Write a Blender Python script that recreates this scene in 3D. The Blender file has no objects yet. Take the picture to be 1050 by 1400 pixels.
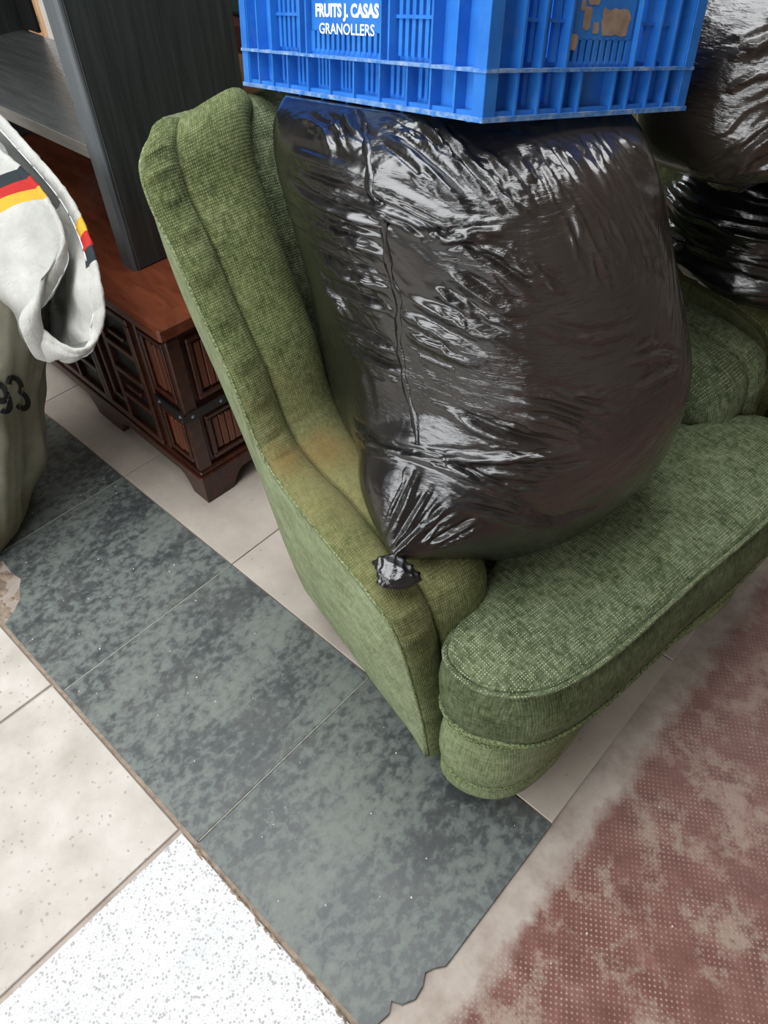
import bpy, bmesh, math, random
import numpy as np
from mathutils import Vector, Matrix
from mathutils.bvhtree import BVHTree

scene = bpy.context.scene
COL = scene.collection
random.seed(7)

# ------------------------------------------------------------------ camera
CAM_LOC = (1.4742, -0.0917, 1.3473)
CAM_RIGHT = (0.73756189, 0.67495428, -0.02095658)
CAM_DOWN = (0.48388640, -0.54990819, -0.68077524)
CAM_VIEW = (-0.47101636, 0.49197327, -0.73219252)
cam_data = bpy.data.cameras.new('camera')
cam_data.sensor_fit = 'VERTICAL'
cam_data.sensor_height = 36.0
cam_data.lens = 1000.0 * 36.0 / 1400.0
cam_data.clip_start = 0.02
camera = bpy.data.objects.new('camera', cam_data)
COL.objects.link(camera)
camera.matrix_world = Matrix((
    (CAM_RIGHT[0], -CAM_DOWN[0], -CAM_VIEW[0], CAM_LOC[0]),
    (CAM_RIGHT[1], -CAM_DOWN[1], -CAM_VIEW[1], CAM_LOC[1]),
    (CAM_RIGHT[2], -CAM_DOWN[2], -CAM_VIEW[2], CAM_LOC[2]),
    (0, 0, 0, 1)))
scene.camera = camera

# ------------------------------------------------------------------ light
world = bpy.data.worlds.new('world')
scene.world = world
world.use_nodes = True
world.node_tree.nodes['Background'].inputs[0].default_value = (0.80, 0.88, 1.0, 1)
world.node_tree.nodes['Background'].inputs[1].default_value = 0.6

def area_light(name, loc, target, sx, sy, power, color):
    l = bpy.data.lights.new(name, 'AREA')
    l.shape = 'RECTANGLE'; l.size = sx; l.size_y = sy; l.energy = power; l.color = color
    o = bpy.data.objects.new(name, l); COL.objects.link(o)
    o.location = loc
    d = Vector(target) - Vector(loc)
    o.rotation_euler = d.to_track_quat('-Z', 'Y').to_euler()
    return o
# daylight through the roof light, through the open shop front and a back window
area_light('roof_daylight', (0.35, 0.3, 3.17), (0.35, 0.3, 0), 2.0, 3.0, 118, (0.97, 0.985, 1.0))
area_light('front_daylight', (0.5, -3.25, 1.85), (0.5, 0.0, 1.0), 4.2, 1.7, 125, (0.98, 0.99, 1.0))
area_light('back_window_daylight', (-3.2, 2.35, 1.95), (0.0, 0.8, 0.7), 1.1, 1.0, 34, (0.90, 0.96, 1.0))

vs = scene.view_settings
vs.view_transform = 'Standard'
vs.look = 'None'
vs.exposure = 0.0
vs.gamma = 1.0
vs.use_curve_mapping = False

# ------------------------------------------------------------------ helpers
def link(o, parent=None):
    COL.objects.link(o)
    if parent is not None:
        o.parent = parent
    return o
def tag(o, label=None, cat=None, group=None, kind=None):
    if label: o['label'] = label
    if cat: o['category'] = cat
    if group: o['group'] = group
    if kind: o['kind'] = kind
    return o
def empty(name, loc=(0, 0, 0), rz=0.0):
    o = bpy.data.objects.new(name, None)
    o.empty_display_size = 0.1
    o.location = loc; o.rotation_euler = (0, 0, rz)
    return link(o)
def mesh_obj(name, verts, faces, mat, parent=None, smooth=False, uvs=None):
    me = bpy.data.meshes.new(name)
    me.from_pydata([tuple(map(float, v)) for v in verts], [], faces)
    if uvs is not None:
        lay = me.uv_layers.new(name='UVMap')
        idx = np.empty(len(me.loops), dtype=np.int32)
        me.loops.foreach_get('vertex_index', idx)
        lay.data.foreach_set('uv', np.asarray(uvs, dtype=np.float32)[idx].ravel())
    if smooth:
        me.polygons.foreach_set('use_smooth', [True] * len(me.polygons))
    me.materials.append(mat)
    me.update()
    o = bpy.data.objects.new(name, me)
    return link(o, parent)
class MB:
    """collects shapes for ONE mesh object"""
    def __init__(self): self.v = []; self.f = []
    def add(self, verts, faces):
        b = len(self.v)
        self.v += [tuple(map(float, p)) for p in verts]
        self.f += [tuple(i + b for i in f) for f in faces]
        return self
    def box(self, x0, x1, y0, y1, z0, z1):
        v = [(x0, y0, z0), (x1, y0, z0), (x1, y1, z0), (x0, y1, z0), (x0, y0, z1), (x1, y0, z1), (x1, y1, z1), (x0, y1, z1)]
        return self.add(v, [(0, 3, 2, 1), (4, 5, 6, 7), (0, 1, 5, 4), (1, 2, 6, 5), (2, 3, 7, 6), (3, 0, 4, 7)])
    def bbox(self, x0, x1, y0, y1, z0, z1, b=0.002):
        """box with chamfered edges"""
        bm = bmesh.new()
        bmesh.ops.create_cube(bm, size=1.0)
        for p in bm.verts:
            p.co = Vector((x0 + (p.co.x + .5) * (x1 - x0), y0 + (p.co.y + .5) * (y1 - y0), z0 + (p.co.z + .5) * (z1 - z0)))
        bmesh.ops.bevel(bm, geom=bm.edges[:], offset=b, segments=1, affect='EDGES')
        bm.verts.index_update()
        self.add([p.co for p in bm.verts], [[q.index for q in f.verts] for f in bm.faces])
        bm.free(); return self
    def prism(self, pts, z0, z1):
        n = len(pts)
        v = [(p[0], p[1], z0) for p in pts] + [(p[0], p[1], z1) for p in pts]
        f = [tuple(range(n - 1, -1, -1)), tuple(range(n, 2 * n))] + [(i, (i + 1) % n, n + (i + 1) % n, n + i) for i in range(n)]
        return self.add(v, f)
    def build(self, name, mat, parent=None, smooth=False, box_uv=False):
        o = mesh_obj(name, self.v, self.f, mat, parent, smooth)
        if box_uv: boxuv(o.data)
        return o
def boxuv(me):
    lay = me.uv_layers.new(name='UVMap')
    co = np.empty(len(me.vertices) * 3); me.vertices.foreach_get('co', co); co = co.reshape(-1, 3)
    uv = np.zeros((len(me.loops), 2), dtype=np.float32)
    for p in me.polygons:
        n = np.abs(np.array(p.normal))
        ax = ((1, 2), (0, 2), (0, 1))[int(n.argmax())]
        for li in p.loop_indices:
            c = co[me.loops[li].vertex_index]
            uv[li] = (c[ax[0]], c[ax[1]])
    lay.data.foreach_set('uv', uv.ravel())
def catmull(keys, ts):
    K = np.array(keys, float); n = len(K); out = []
    for t in ts:
        i = min(int(t), n - 2); f = t - i
        p0 = K[max(i - 1, 0)]; p1 = K[i]; p2 = K[i + 1]; p3 = K[min(i + 2, n - 1)]
        out.append(.5 * ((2 * p1) + (-p0 + p2) * f + (2 * p0 - 5 * p1 + 4 * p2 - p3) * f * f + (-p0 + 3 * p1 - 3 * p2 + p3) * f ** 3))
    return np.array(out)
def spline(keys, n, closed=False):
    K = [tuple(k) for k in keys]
    if closed:
        K = [K[-1]] + K + [K[0], K[1]]
        out = catmull(K, np.linspace(1, len(K) - 2, n * 4, endpoint=False))
        out = np.vstack([out, out[:1]])
    else:
        out = catmull(K, np.linspace(0, len(K) - 1 - 1e-6, n * 4))
    d = np.r_[0, np.cumsum(np.linalg.norm(np.diff(out, axis=0), axis=1))]
    s = np.linspace(0, d[-1], n, endpoint=not closed)
    return np.stack([np.interp(s, d, out[:, k]) for k in range(out.shape[1])], 1)
def grid(name, P, mat, parent=None, close_u=False, close_v=False, flip=False, smooth=True, uv=True):
    """P: (rows, cols, 3) lofted surface, UV in metres along the surface"""
    R, C = P.shape[:2]
    faces = []
    for i in range(R if close_u else R - 1):
        for j in range(C if close_v else C - 1):
            q = (i * C + j, i * C + (j + 1) % C, ((i + 1) % R) * C + (j + 1) % C, ((i + 1) % R) * C + j)
            faces.append(q[::-1] if flip else q)
    uvs = None
    if uv:
        du = np.r_[0, np.cumsum(np.linalg.norm(np.diff(P, axis=0), axis=2).mean(1))]
        dv = np.zeros((R, C)); dv[:, 1:] = np.cumsum(np.linalg.norm(np.diff(P, axis=1), axis=2), axis=1)
        dv -= dv.mean(1, keepdims=True)
        uvs = np.stack([np.repeat(du[:, None], C, 1), dv], 2).reshape(-1, 2)
    return mesh_obj(name, P.reshape(-1, 3), faces, mat, parent, smooth, uvs)
def tube_shape(mb, path, r, seg=6, closed=False):
    path = np.asarray(path, float); n = len(path)
    rings = []
    for i in range(n):
        a = path[(i - 1) % n] if (closed or i > 0) else path[0]
        b = path[(i + 1) % n] if (closed or i < n - 1) else path[-1]
        t = Vector(b - a).normalized()
        ref = Vector((0, 0, 1)) if abs(t.z) < .9 else Vector((1, 0, 0))
        u = t.cross(ref).normalized(); w = t.cross(u)
        rr = r if np.isscalar(r) else r[i]
        rings.append([Vector(path[i]) + (u * math.cos(k * 2 * math.pi / seg) + w * math.sin(k * 2 * math.pi / seg)) * rr for k in range(seg)])
    v = [p for q in rings for p in q]; f = []
    for i in range(n if closed else n - 1):
        for k in range(seg):
            f.append((i * seg + k, ((i + 1) % n) * seg + k, ((i + 1) % n) * seg + (k + 1) % seg, i * seg + (k + 1) % seg))
    if not closed:
        f.append(tuple(range(seg))); f.append(tuple((n - 1) * seg + k for k in reversed(range(seg))))
    mb.add(v, f); return mb
def tube(name, path, r, mat, parent=None, seg=6, closed=False):
    mb = MB(); tube_shape(mb, path, r, seg, closed)
    o = mb.build(name, mat, parent, smooth=True)
    boxuv(o.data); return o
def vnoise(P, seed=0):
    """value noise, P (...,3) -> about -1..1"""
    P = np.asarray(P, float); I = np.floor(P).astype(np.int64); Fr = P - I; Fr = Fr * Fr * (3 - 2 * Fr)
    def h(i, j, k):
        n = (i * 374761393 + j * 668265263 + k * 2147483647 + seed * 1274126177) & 0xffffffff
        n = ((n ^ (n >> 13)) * 1274126177) & 0xffffffff
        n = ((n ^ (n >> 16)) * 2246822519) & 0xffffffff
        return (n & 0xffff) / 32767.5 - 1
    r = 0
    for a in (0, 1):
        for b in (0, 1):
            for c in (0, 1):
                w = (Fr[..., 0] if a else 1 - Fr[..., 0]) * (Fr[..., 1] if b else 1 - Fr[..., 1]) * (Fr[..., 2] if c else 1 - Fr[..., 2])
                r = r + w * h(I[..., 0] + a, I[..., 1] + b, I[..., 2] + c)
    return r

# ------------------------------------------------------------------ materials
class Mat:
    def __init__(self, name, rough=.6, spec=.5):
        self.m = bpy.data.materials.new(name); self.m.use_nodes = True
        self.t = self.m.node_tree; self.b = self.t.nodes['Principled BSDF']
        self.b.inputs['Roughness'].default_value = rough
        self.b.inputs['Specular IOR Level'].default_value = spec
        self.k = 0
    def n(self, typ, **kw):
        o = self.t.nodes.new(typ)
        self.k += 1; o.location = (-200 * (self.k % 8) - 200, -150 * (self.k // 8))
        for a, b in kw.items(): setattr(o, a, b)
        return o
    def put(self, sock, val):
        if hasattr(val, 'is_linked') or isinstance(val, bpy.types.NodeSocket): self.t.links.new(val, sock)
        else: sock.default_value = val
    def coord(self, kind='Object', scale=(1, 1, 1), rot=(0, 0, 0), loc=(0, 0, 0)):
        c = self.n('ShaderNodeTexCoord'); mp = self.n('ShaderNodeMapping')
        self.t.links.new(c.outputs[kind], mp.inputs[0])
        mp.inputs['Scale'].default_value = scale; mp.inputs['Rotation'].default_value = rot; mp.inputs['Location'].default_value = loc
        return mp.outputs[0]
    def noise(self, vec, scale, detail=3, rough=.55, dist=0):
        o = self.n('ShaderNodeTexNoise'); self.t.links.new(vec, o.inputs['Vector'])
        o.inputs['Scale'].default_value = scale; o.inputs['Detail'].default_value = detail
        o.inputs['Roughness'].default_value = rough; o.inputs['Distortion'].default_value = dist
        return o.outputs['Fac']
    def voronoi(self, vec, scale, feature='F1', rand=1.0, out='Distance'):
        o = self.n('ShaderNodeTexVoronoi', feature=feature); self.t.links.new(vec, o.inputs['Vector'])
        o.inputs['Scale'].default_value = scale; o.inputs['Randomness'].default_value = rand
        return o.outputs[out]
    def ramp(self, fac, stops, interp='LINEAR'):
        o = self.n('ShaderNodeValToRGB'); self.t.links.new(fac, o.inputs[0])
        o.color_ramp.interpolation = interp
        e = o.color_ramp.elements
        while len(e) > 1: e.remove(e[-1])
        for i, (p, c) in enumerate(stops):
            x = e[0] if i == 0 else e.new(p)
            x.position = p; x.color = (c, c, c, 1) if np.isscalar(c) else (*c, 1)
        return o.outputs[0]
    def math(self, op, a, b=0.0, c=None, clamp=False):
        o = self.n('ShaderNodeMath', operation=op, use_clamp=clamp)
        self.put(o.inputs[0], a); self.put(o.inputs[1], b)
        if c is not None: self.put(o.inputs[2], c)
        return o.outputs[0]
    def mix(self, fac, a, b, blend='MIX'):
        o = self.n('ShaderNodeMix', data_type='RGBA', blend_type=blend)
        self.put(o.inputs[0], fac)
        for s, v in ((o.inputs[6], a), (o.inputs[7], b)):
            if isinstance(v, tuple): s.default_value = (*v, 1) if len(v) == 3 else v
            else: self.t.links.new(v, s)
        return o.outputs[2]
    def sep(self, vec):
        o = self.n('ShaderNodeSeparateXYZ'); self.t.links.new(vec, o.inputs[0]); return o.outputs
    def color(self, c):
        if isinstance(c, tuple): self.b.inputs['Base Color'].default_value = (*c, 1)
        else: self.t.links.new(c, self.b.inputs['Base Color'])
        return self
    def bump(self, h, dist=.001, strength=1.0, normal=None):
        o = self.n('ShaderNodeBump'); self.t.links.new(h, o.inputs['Height'])
        o.inputs['Distance'].default_value = dist; o.inputs['Strength'].default_value = strength
        if normal is not None: self.t.links.new(normal, o.inputs['Normal'])
        self.t.links.new(o.outputs[0], self.b.inputs['Normal']); return o.outputs[0]
    def set(self, **kw):
        for a, b in kw.items(): self.put(self.b.inputs[a.replace('_', ' ')], b)
        return self
def lin(r, g, b):
    f = lambda c: (c / 255 / 12.92) if c / 255 <= .04045 else ((c / 255 + .055) / 1.055) ** 2.4
    return (f(r), f(g), f(b))

def chenille(name, ramp, dotc, dot_amt=.8, warm=None, stain=False, dots_on=(.44, .60), stretch=(60, 150)):
    """looped chenille: mottled pile with rows of pale loops; UV in metres"""
    M = Mat(name, .95, .12)
    uv = M.coord('UV'); ob = M.coord('Object')
    blot = M.noise(M.coord('UV', (stretch[0], stretch[1], 1)), 1.0, 4, .72)
    blotb = M.noise(M.coord('UV', (stretch[1] * .9, stretch[0] * .9, 1), loc=(7, 2, 0)), 1.0, 3, .7)
    blot2 = M.noise(M.coord('UV', (16, 16, 1)), 1.0, 3, .6)
    m1 = M.math('ADD', M.math('ADD', M.math('MULTIPLY', blot, .5), M.math('MULTIPLY', blotb, .3)), M.math('MULTIPLY', blot2, .3))
    base = M.ramp(m1, [(.42, ramp[0]), (.52, ramp[1]), (.60, ramp[2]), (.70, ramp[3])])
    s = M.sep(uv)
    P = .0040
    su = M.math('SINE', M.math('MULTIPLY', s[0], 2 * math.pi / P)); sv = M.math('SINE', M.math('MULTIPLY', s[1], 2 * math.pi / (P * .9)))
    dots = M.math('MULTIPLY', M.math('ADD', M.math('MULTIPLY', su, .5), .5), M.math('ADD', M.math('MULTIPLY', sv, .5), .5))
    sel = M.ramp(M.math('ADD', M.math('MULTIPLY', M.noise(M.coord('UV', (45, 170, 1), loc=(3, 5, 0)), 1.0, 2, .7), .6), M.math('MULTIPLY', M.noise(M.coord('UV', (170, 45, 1), loc=(1, 9, 0)), 1.0, 2, .7), .4)), [(dots_on[0], 0.0), (dots_on[1], 1.0)])
    fac = M.math('MULTIPLY', M.ramp(dots, [(.40, 0.0), (.80, 1.0)]), sel, clamp=True)
    col = M.mix(M.math('MULTIPLY', fac, dot_amt), base, dotc)
    big = M.noise(ob, 5, 3)
    if warm: col = M.mix(M.ramp(big, [(.35, .0), (.7, .35)]), col, warm)
    if stain:
        def blob(c, r):
            sub = M.n('ShaderNodeVectorMath', operation='DISTANCE'); M.put(sub.inputs[0], ob); sub.inputs[1].default_value = c
            return M.ramp(M.math('ADD', M.math('DIVIDE', sub.outputs['Value'], r), M.math('MULTIPLY', M.math('SUBTRACT', M.noise(ob, 24, 5, .7), .5), 1.5)), [(.2, 1.0), (1.1, 0.0)])
        tan = M.math('MAXIMUM', blob((-.42, .02, .55), .22), M.math('MULTIPLY', blob((-.22, .0, .53), .17), .6))
        thr = M.math('ADD', M.math('MULTIPLY', fac, .35), .55)
        col = M.mix(M.math('MULTIPLY', tan, M.math('MULTIPLY', thr, .85)), col, lin(146, 136, 92))
        rust = M.math('MAXIMUM', blob((-.465, .055, .545), .065), blob((-.485, -.005, .565), .055))
        col = M.mix(M.math('MULTIPLY', rust, M.math('MULTIPLY', thr, .95)), col, lin(118, 90, 50))
    M.color(col)
    hgt = M.math('ADD', M.math('MULTIPLY', dots, .7), M.math('MULTIPLY', M.noise(M.coord('UV', (700, 700, 1)), 1, 2), .8))
    M.bump(M.math('ADD', hgt, M.math('MULTIPLY', blot, 1.0)), .0013, .8)
    M.set(Sheen_Weight=.12, Sheen_Roughness=.5)
    M.b.inputs['Sheen Tint'].default_value = (*lin(190, 200, 165), 1)
    return M.m
def wood(name, c0, c1, rough=.35, scale=1.0, axis=(1, 14, 14), scratch=True):
    M = Mat(name, rough, .5)
    v = M.coord('Object', tuple(a * scale for a in axis))
    n = M.noise(v, 3.5, 5, .6, .6)
    col = M.ramp(n, [(.3, c0), (.7, c1)])
    if scratch:
        sc = M.noise(M.coord('Object', (18, 60, 25)), 1.0, 5, .75)
        col = M.mix(M.ramp(sc, [(.70, 0.0), (.76, .35)]), col, tuple(min(1, c * 3 + .06) for c in c1))
    M.color(col)
    M.bump(n, .0006, .4)
    M.set(Roughness=M.ramp(M.noise(v, 9, 3), [(.3, rough * .8), (.7, rough * 1.25)]))
    return M.m
def plastic_bag(name, black, brown, lo=.40, hi=.60, crisp=1.0, centre=None, reach=.3):
    """thin polythene: black where slack, brown where stretched over the contents; facetted crinkles"""
    M = Mat(name, .22, .8)
    M.set(Coat_Weight=.35, Coat_Roughness=.12)
    ob = M.coord('Object')
    thin = M.noise(ob, 3.6, 3, .6)
    if centre is not None:
        dd = M.n('ShaderNodeVectorMath', operation='DISTANCE'); M.put(dd.inputs[0], ob); dd.inputs[1].default_value = centre
        thin = M.math('ADD', M.math('MULTIPLY', thin, .6), M.ramp(M.math('DIVIDE', dd.outputs['Value'], reach), [(.45, .40), (1.0, .0)]))
    M.color(M.ramp(thin, [(lo, black), (hi, brown)]))
    zone = M.ramp(M.noise(M.coord('Object', loc=(4, 1, 2)), 5.0, 2), [(.42, .12), (.62, 1.0)])
    d1 = M.noise(M.coord('Object', (26, 26, 120), rot=(.55, -.35, .5)), 1.0, 3, .6, .5)
    d2 = M.noise(M.coord('Object', (40, 40, 190), rot=(.9, .2, -.4)), 1.0, 3, .6, .6)
    fac = M.voronoi(M.coord('Object', (1, 1, 1.5)), 55, 'F1', 1.0)
    hgt = M.math('ADD', M.math('ADD', d1, M.math('MULTIPLY', d2, .55)), M.math('MULTIPLY', fac, .5))
    M.bump(M.math('MULTIPLY', hgt, zone), .0042 * crisp, .55)
    M.set(Roughness=M.ramp(M.noise(ob, 12, 3), [(.3, .16), (.7, .30)]))
    return M.m

MAT = {}
MAT['fabric'] = chenille('green_chenille', (lin(58, 65, 45), lin(81, 91, 65), lin(103, 113, 85), lin(127, 136, 108)), lin(192, 198, 160), .95, None, False, (.46, .56))
MAT['fabric_arm'] = chenille('green_chenille_rubbed', (lin(50, 57, 33), lin(77, 86, 53), lin(100, 107, 71), lin(122, 128, 90)), lin(172, 176, 128), .8, lin(88, 98, 56), True, (.43, .58), (80, 170))
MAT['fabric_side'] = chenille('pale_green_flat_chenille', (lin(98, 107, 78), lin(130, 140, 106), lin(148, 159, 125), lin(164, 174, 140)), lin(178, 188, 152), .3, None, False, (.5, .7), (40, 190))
MAT['fabric_boxing'] = chenille('green_chenille_boxing', (lin(54, 62, 40), lin(76, 87, 58), lin(98, 108, 78), lin(122, 131, 102)), lin(160, 168, 130), .35, None, False, (.46, .62), (190, 45))
MAT['fabric_base'] = chenille('pale_green_chenille_base', (lin(88, 98, 66), lin(116, 127, 92), lin(134, 145, 110), lin(150, 161, 126)), lin(176, 186, 148), .35, None, False, (.46, .62), (190, 45))
def m_piping():
    M = Mat('green_piping', .95, .15)
    n = M.noise(M.coord('Object'), 320, 2)
    M.color(M.ramp(n, [(.35, lin(70, 82, 50)), (.65, lin(146, 156, 116))])); M.bump(n, .001, .6); return M.m
MAT['piping'] = m_piping()
MAT['feet'] = wood('dark_foot_wood', lin(38, 18, 10), lin(70, 36, 22), .4)
MAT['bag'] = plastic_bag('black_plastic_film', (.0055, .0054, .0055), (.033, .0255, .0215), .34, .60, 1.0, (.22, .10, .37), .40)
MAT['bag_black'] = plastic_bag('black_plastic_film_dense', (.004, .004, .0042), (.008, .008, .0085))
MAT['bag_brown'] = plastic_bag('black_plastic_film_thin', (.010, .009, .008), (.040, .033, .027), .35, .55)
def m_slate(seed):
    M = Mat('slate_tile_glaze', .42, .5)
    o = M.coord('Object', (1, 1, 1), loc=(seed * 1.7, seed * 3.1, 0))
    st = M.coord('Object', (1.0, .42, 1), loc=(seed * 1.7, seed * 3.1, 0))
    a = M.noise(M.coord('Object', (1.0, .75, 1), loc=(seed * 2.3, seed, 0)), 62, 5, .64, .25)
    b = M.noise(st, 9, 3, .6)
    f = M.math('ADD', M.math('MULTIPLY', a, .75), M.math('MULTIPLY', b, .6))
    col = M.ramp(f, [(.54, lin(62, 66, 67)), (.63, lin(78, 83, 83)), (.69, lin(100, 107, 104)), (.80, lin(116, 124, 118))])
    dust = M.ramp(M.noise(o, 5, 4, .7), [(.45, 0.0), (.75, .35)])
    col = M.mix(dust, col, lin(126, 126, 118))
    M.color(col); M.bump(a, .0006, .35)
    M.set(Roughness=M.ramp(f, [(.5, .38), (.75, .55)])); return M.m
def m_beige(seed=0):
    M = Mat('beige_tile_glaze', .45, .4)
    o = M.coord('Object', loc=(seed * 2.1, seed, 0))
    n = M.noise(o, 7, 5, .6); n2 = M.noise(o, 45, 3)
    col = M.ramp(n, [(.3, lin(172, 162, 150)), (.7, lin(200, 190, 178))])
    col = M.mix(M.ramp(M.voronoi(o, 38), [(.04, .8), (.075, 0.0)]), col, lin(120, 108, 96))
    col = M.mix(M.ramp(n2, [(.62, 0.0), (.8, .3)]), col, lin(140, 128, 116))
    M.color(col); return M.m
def m_speckle():
    M = Mat('speckled_stone_tile', .5, .4)
    o = M.coord('Object')
    n = M.noise(o, 8, 5, .62)
    col = M.ramp(n, [(.3, lin(176, 168, 158)), (.7, lin(208, 202, 194))])
    wob = M.n('ShaderNodeVectorMath', operation='ADD'); M.put(wob.inputs[0], o)
    nz = M.n('ShaderNodeTexNoise'); M.put(nz.inputs['Vector'], o); nz.inputs['Scale'].default_value = 60
    sc = M.n('ShaderNodeVectorMath', operation='SCALE'); M.put(sc.inputs[0], nz.outputs['Color']); sc.inputs['Scale'].default_value = .012
    M.put(wob.inputs[1], sc.outputs[0])
    fl = M.ramp(M.voronoi(wob.outputs[0], 70), [(.16, 1.0), (.22, 0.0)])
    keep = M.ramp(M.noise(o, 40, 2), [(.42, 0.0), (.5, 1.0)])
    col = M.mix(M.math('MULTIPLY', M.math('MULTIPLY', fl, keep), .7), col, lin(150, 144, 136))
    M.color(col); return M.m
def m_terrazzo():
    M = Mat('white_terrazzo_tile', .55, .4)
    o = M.coord('Object')
    d = M.voronoi(o, 165); d2 = M.voronoi(M.coord('Object', loc=(4, 2, 0)), 260)
    base = M.ramp(M.noise(o, 9, 4), [(.3, lin(206, 207, 208)), (.7, lin(228, 229, 230))])
    k = M.ramp(M.noise(o, 55, 3, .6), [(.42, 0.0), (.50, 1.0)])
    col = M.mix(M.math('MULTIPLY', M.ramp(d, [(.26, .9), (.42, 0.0)]), k), base, lin(160, 158, 156))
    col = M.mix(M.ramp(d2, [(.2, .6), (.3, 0.0)]), col, lin(168, 166, 164))
    M.color(col); M.bump(M.noise(o, 120, 3), .0006, .4); return M.m
def m_concrete():
    """bare screed with a worn coat of red non-slip paint, dimples filled with dust"""
    M = Mat('worn_red_floor_paint', .85, .3)
    o = M.coord('Object'); s = M.sep(o)
    scr = M.ramp(M.noise(o, 14, 6, .65), [(.3, lin(150, 136, 126)), (.5, lin(172, 160, 150)), (.7, lin(188, 178, 168))])
    pat = M.ramp(M.noise(M.coord('Object', loc=(2, 7, 0)), 5.5, 5, .7), [(.42, 0.0), (.60, 1.0)])
    red = M.ramp(M.noise(o, 22, 4, .6), [(.3, lin(104, 68, 62)), (.55, lin(122, 84, 76)), (.75, lin(138, 102, 94))])
    # dimple grid 12 mm apart
    g = M.coord('Object', (1 / .0080, 1 / .0080, 0), rot=(0, 0, math.radians(-33)))
    gs = M.sep(g)
    du = M.math('SINE', M.math('MULTIPLY', gs[0], 2 * math.pi)); dv = M.math('SINE', M.math('MULTIPLY', gs[1], 2 * math.pi))
    dot = M.ramp(M.math('MULTIPLY', M.math('ADD', du, 1.0), M.math('ADD', dv, 1.0)), [(.36, 0.0), (.62, 1.0)])
    dn = M.n('ShaderNodeMath', operation='MULTIPLY'); M.put(dn.inputs[0], M.math('MULTIPLY', M.math('ADD', du, 1.0), .5)); M.put(dn.inputs[1], M.math('MULTIPLY', M.math('ADD', dv, 1.0), .5))
    dot = M.ramp(M.math('ADD', dn.outputs[0], M.math('MULTIPLY', M.math('SUBTRACT', M.noise(o, 130, 3), .5), .6)), [(.45, 0.0), (.85, 1.0)])
    fill = M.ramp(M.noise(M.coord('Object', loc=(9, 1, 0)), 11, 5, .65), [(.38, .08), (.60, .62)])
    painted = M.mix(M.math('MULTIPLY', dot, fill), red, lin(196, 172, 158))
    dust = M.math('MULTIPLY', M.ramp(M.noise(M.coord('Object', loc=(5, 3, 0)), 9, 8, .78), [(.50, 0.0), (.60, .85)]), 1.0)
    painted = M.mix(dust, painted, lin(164, 146, 132))
    greyer = M.ramp(s[1], [(.35, 0.0), (1.0, .45)])
    painted = M.mix(greyer, painted, lin(128, 108, 104))
    # paint ends in a ragged line short of the tiles
    edge = M.math('ADD', s[0], M.math('MULTIPLY', M.math('SUBTRACT', M.noise(o, 16, 5, .65), .5), .09))
    mask = M.ramp(M.math('SUBTRACT', edge, 1.06), [(.335, 0.0), (.365, 1.0)])
    M.color(M.mix(mask, scr, painted))
    M.bump(M.math('ADD', M.math('MULTIPLY', M.math('MULTIPLY', dot, mask), -.6), M.noise(o, 60, 6)), .0018, .5)
    return M.m
MAT['concrete'] = m_concrete()
MAT['slate'] = [m_slate(i) for i in range(4)]
MAT['beige'] = [m_beige(i) for i in range(2)]
MAT['speckle'] = m_speckle(); MAT['terrazzo'] = m_terrazzo()
def m_simple(name, c, rough=.7, var=.15, scale=12, spec=.4):
    M = Mat(name, rough, spec); n = M.noise(M.coord('Object'), scale, 4)
    M.color(M.ramp(n, [(.3, tuple(x * (1 - var) for x in c)), (.7, tuple(min(1, x * (1 + var)) for x in c))])); return M.m
MAT['wall'] = m_simple('old_plaster', lin(150, 146, 138), .9)
MAT['grout'] = m_simple('pale_grout', lin(150, 148, 140), .9, .25, 90)
MAT['mortar'] = m_simple('mortar', lin(146, 130, 114), .95, .3, 60)
MAT['cabinet'] = wood('dark_stained_walnut', lin(38, 17, 10), lin(74, 37, 23), .32)
MAT['cabinet_top'] = wood('red_brown_varnished_top', lin(78, 36, 20), lin(112, 58, 36), .30, 1.0, (2, 9, 9))
MAT['cabinet_panel'] = wood('reddish_raised_panel', lin(72, 34, 20), lin(112, 60, 38), .34, 1.0, (12, 12, 1.2))
MAT['cavity_shade'] = m_simple('cavity_shade_board', lin(36, 20, 14), .7)
MAT['iron'] = m_simple('black_iron_and_recess_shade', (.012, .011, .011), .45, .3, 80)
MAT['shelf'] = wood('charcoal_wood_laminate', lin(38, 42, 41), lin(58, 62, 60), .42, 1.0, (22, 22, 1.0), False)
MAT['shelf_edge'] = wood('charcoal_edge_band', lin(84, 90, 94), lin(104, 110, 113), .38, 1.0, (22, 22, 1.0), False)
MAT['shelf_board'] = wood('grey_shelf_board', lin(74, 76, 76), lin(96, 98, 98), .28, 1.0, (1.5, 22, 22), False)
MAT['shelf_board_edge'] = wood('grey_board_edge', lin(112, 110, 102), lin(140, 138, 130), .4, 1.0, (1.5, 22, 22), False)
MAT['shaded_board'] = m_simple('shaded_back_board', (.008, .008, .008), .7)  # board in shadow, the dark put into its colour
def m_crate():
    M = Mat('blue_crate_plastic', .42, .45)
    o = M.coord('Object'); n = M.noise(o, 20, 4)
    col = M.ramp(n, [(.3, lin(32, 106, 194)), (.7, lin(50, 128, 212))])
    d = M.ramp(M.noise(M.coord('Object', (1, 1, 1), loc=(3, 1, 5)), 26, 6, .75), [(.55, 0.0), (.78, .35)])
    M.color(M.mix(d, col, lin(128, 150, 176)))
    M.bump(M.noise(o, 150, 3), .0005, .4); return M.m
MAT['crate'] = m_crate()
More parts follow.
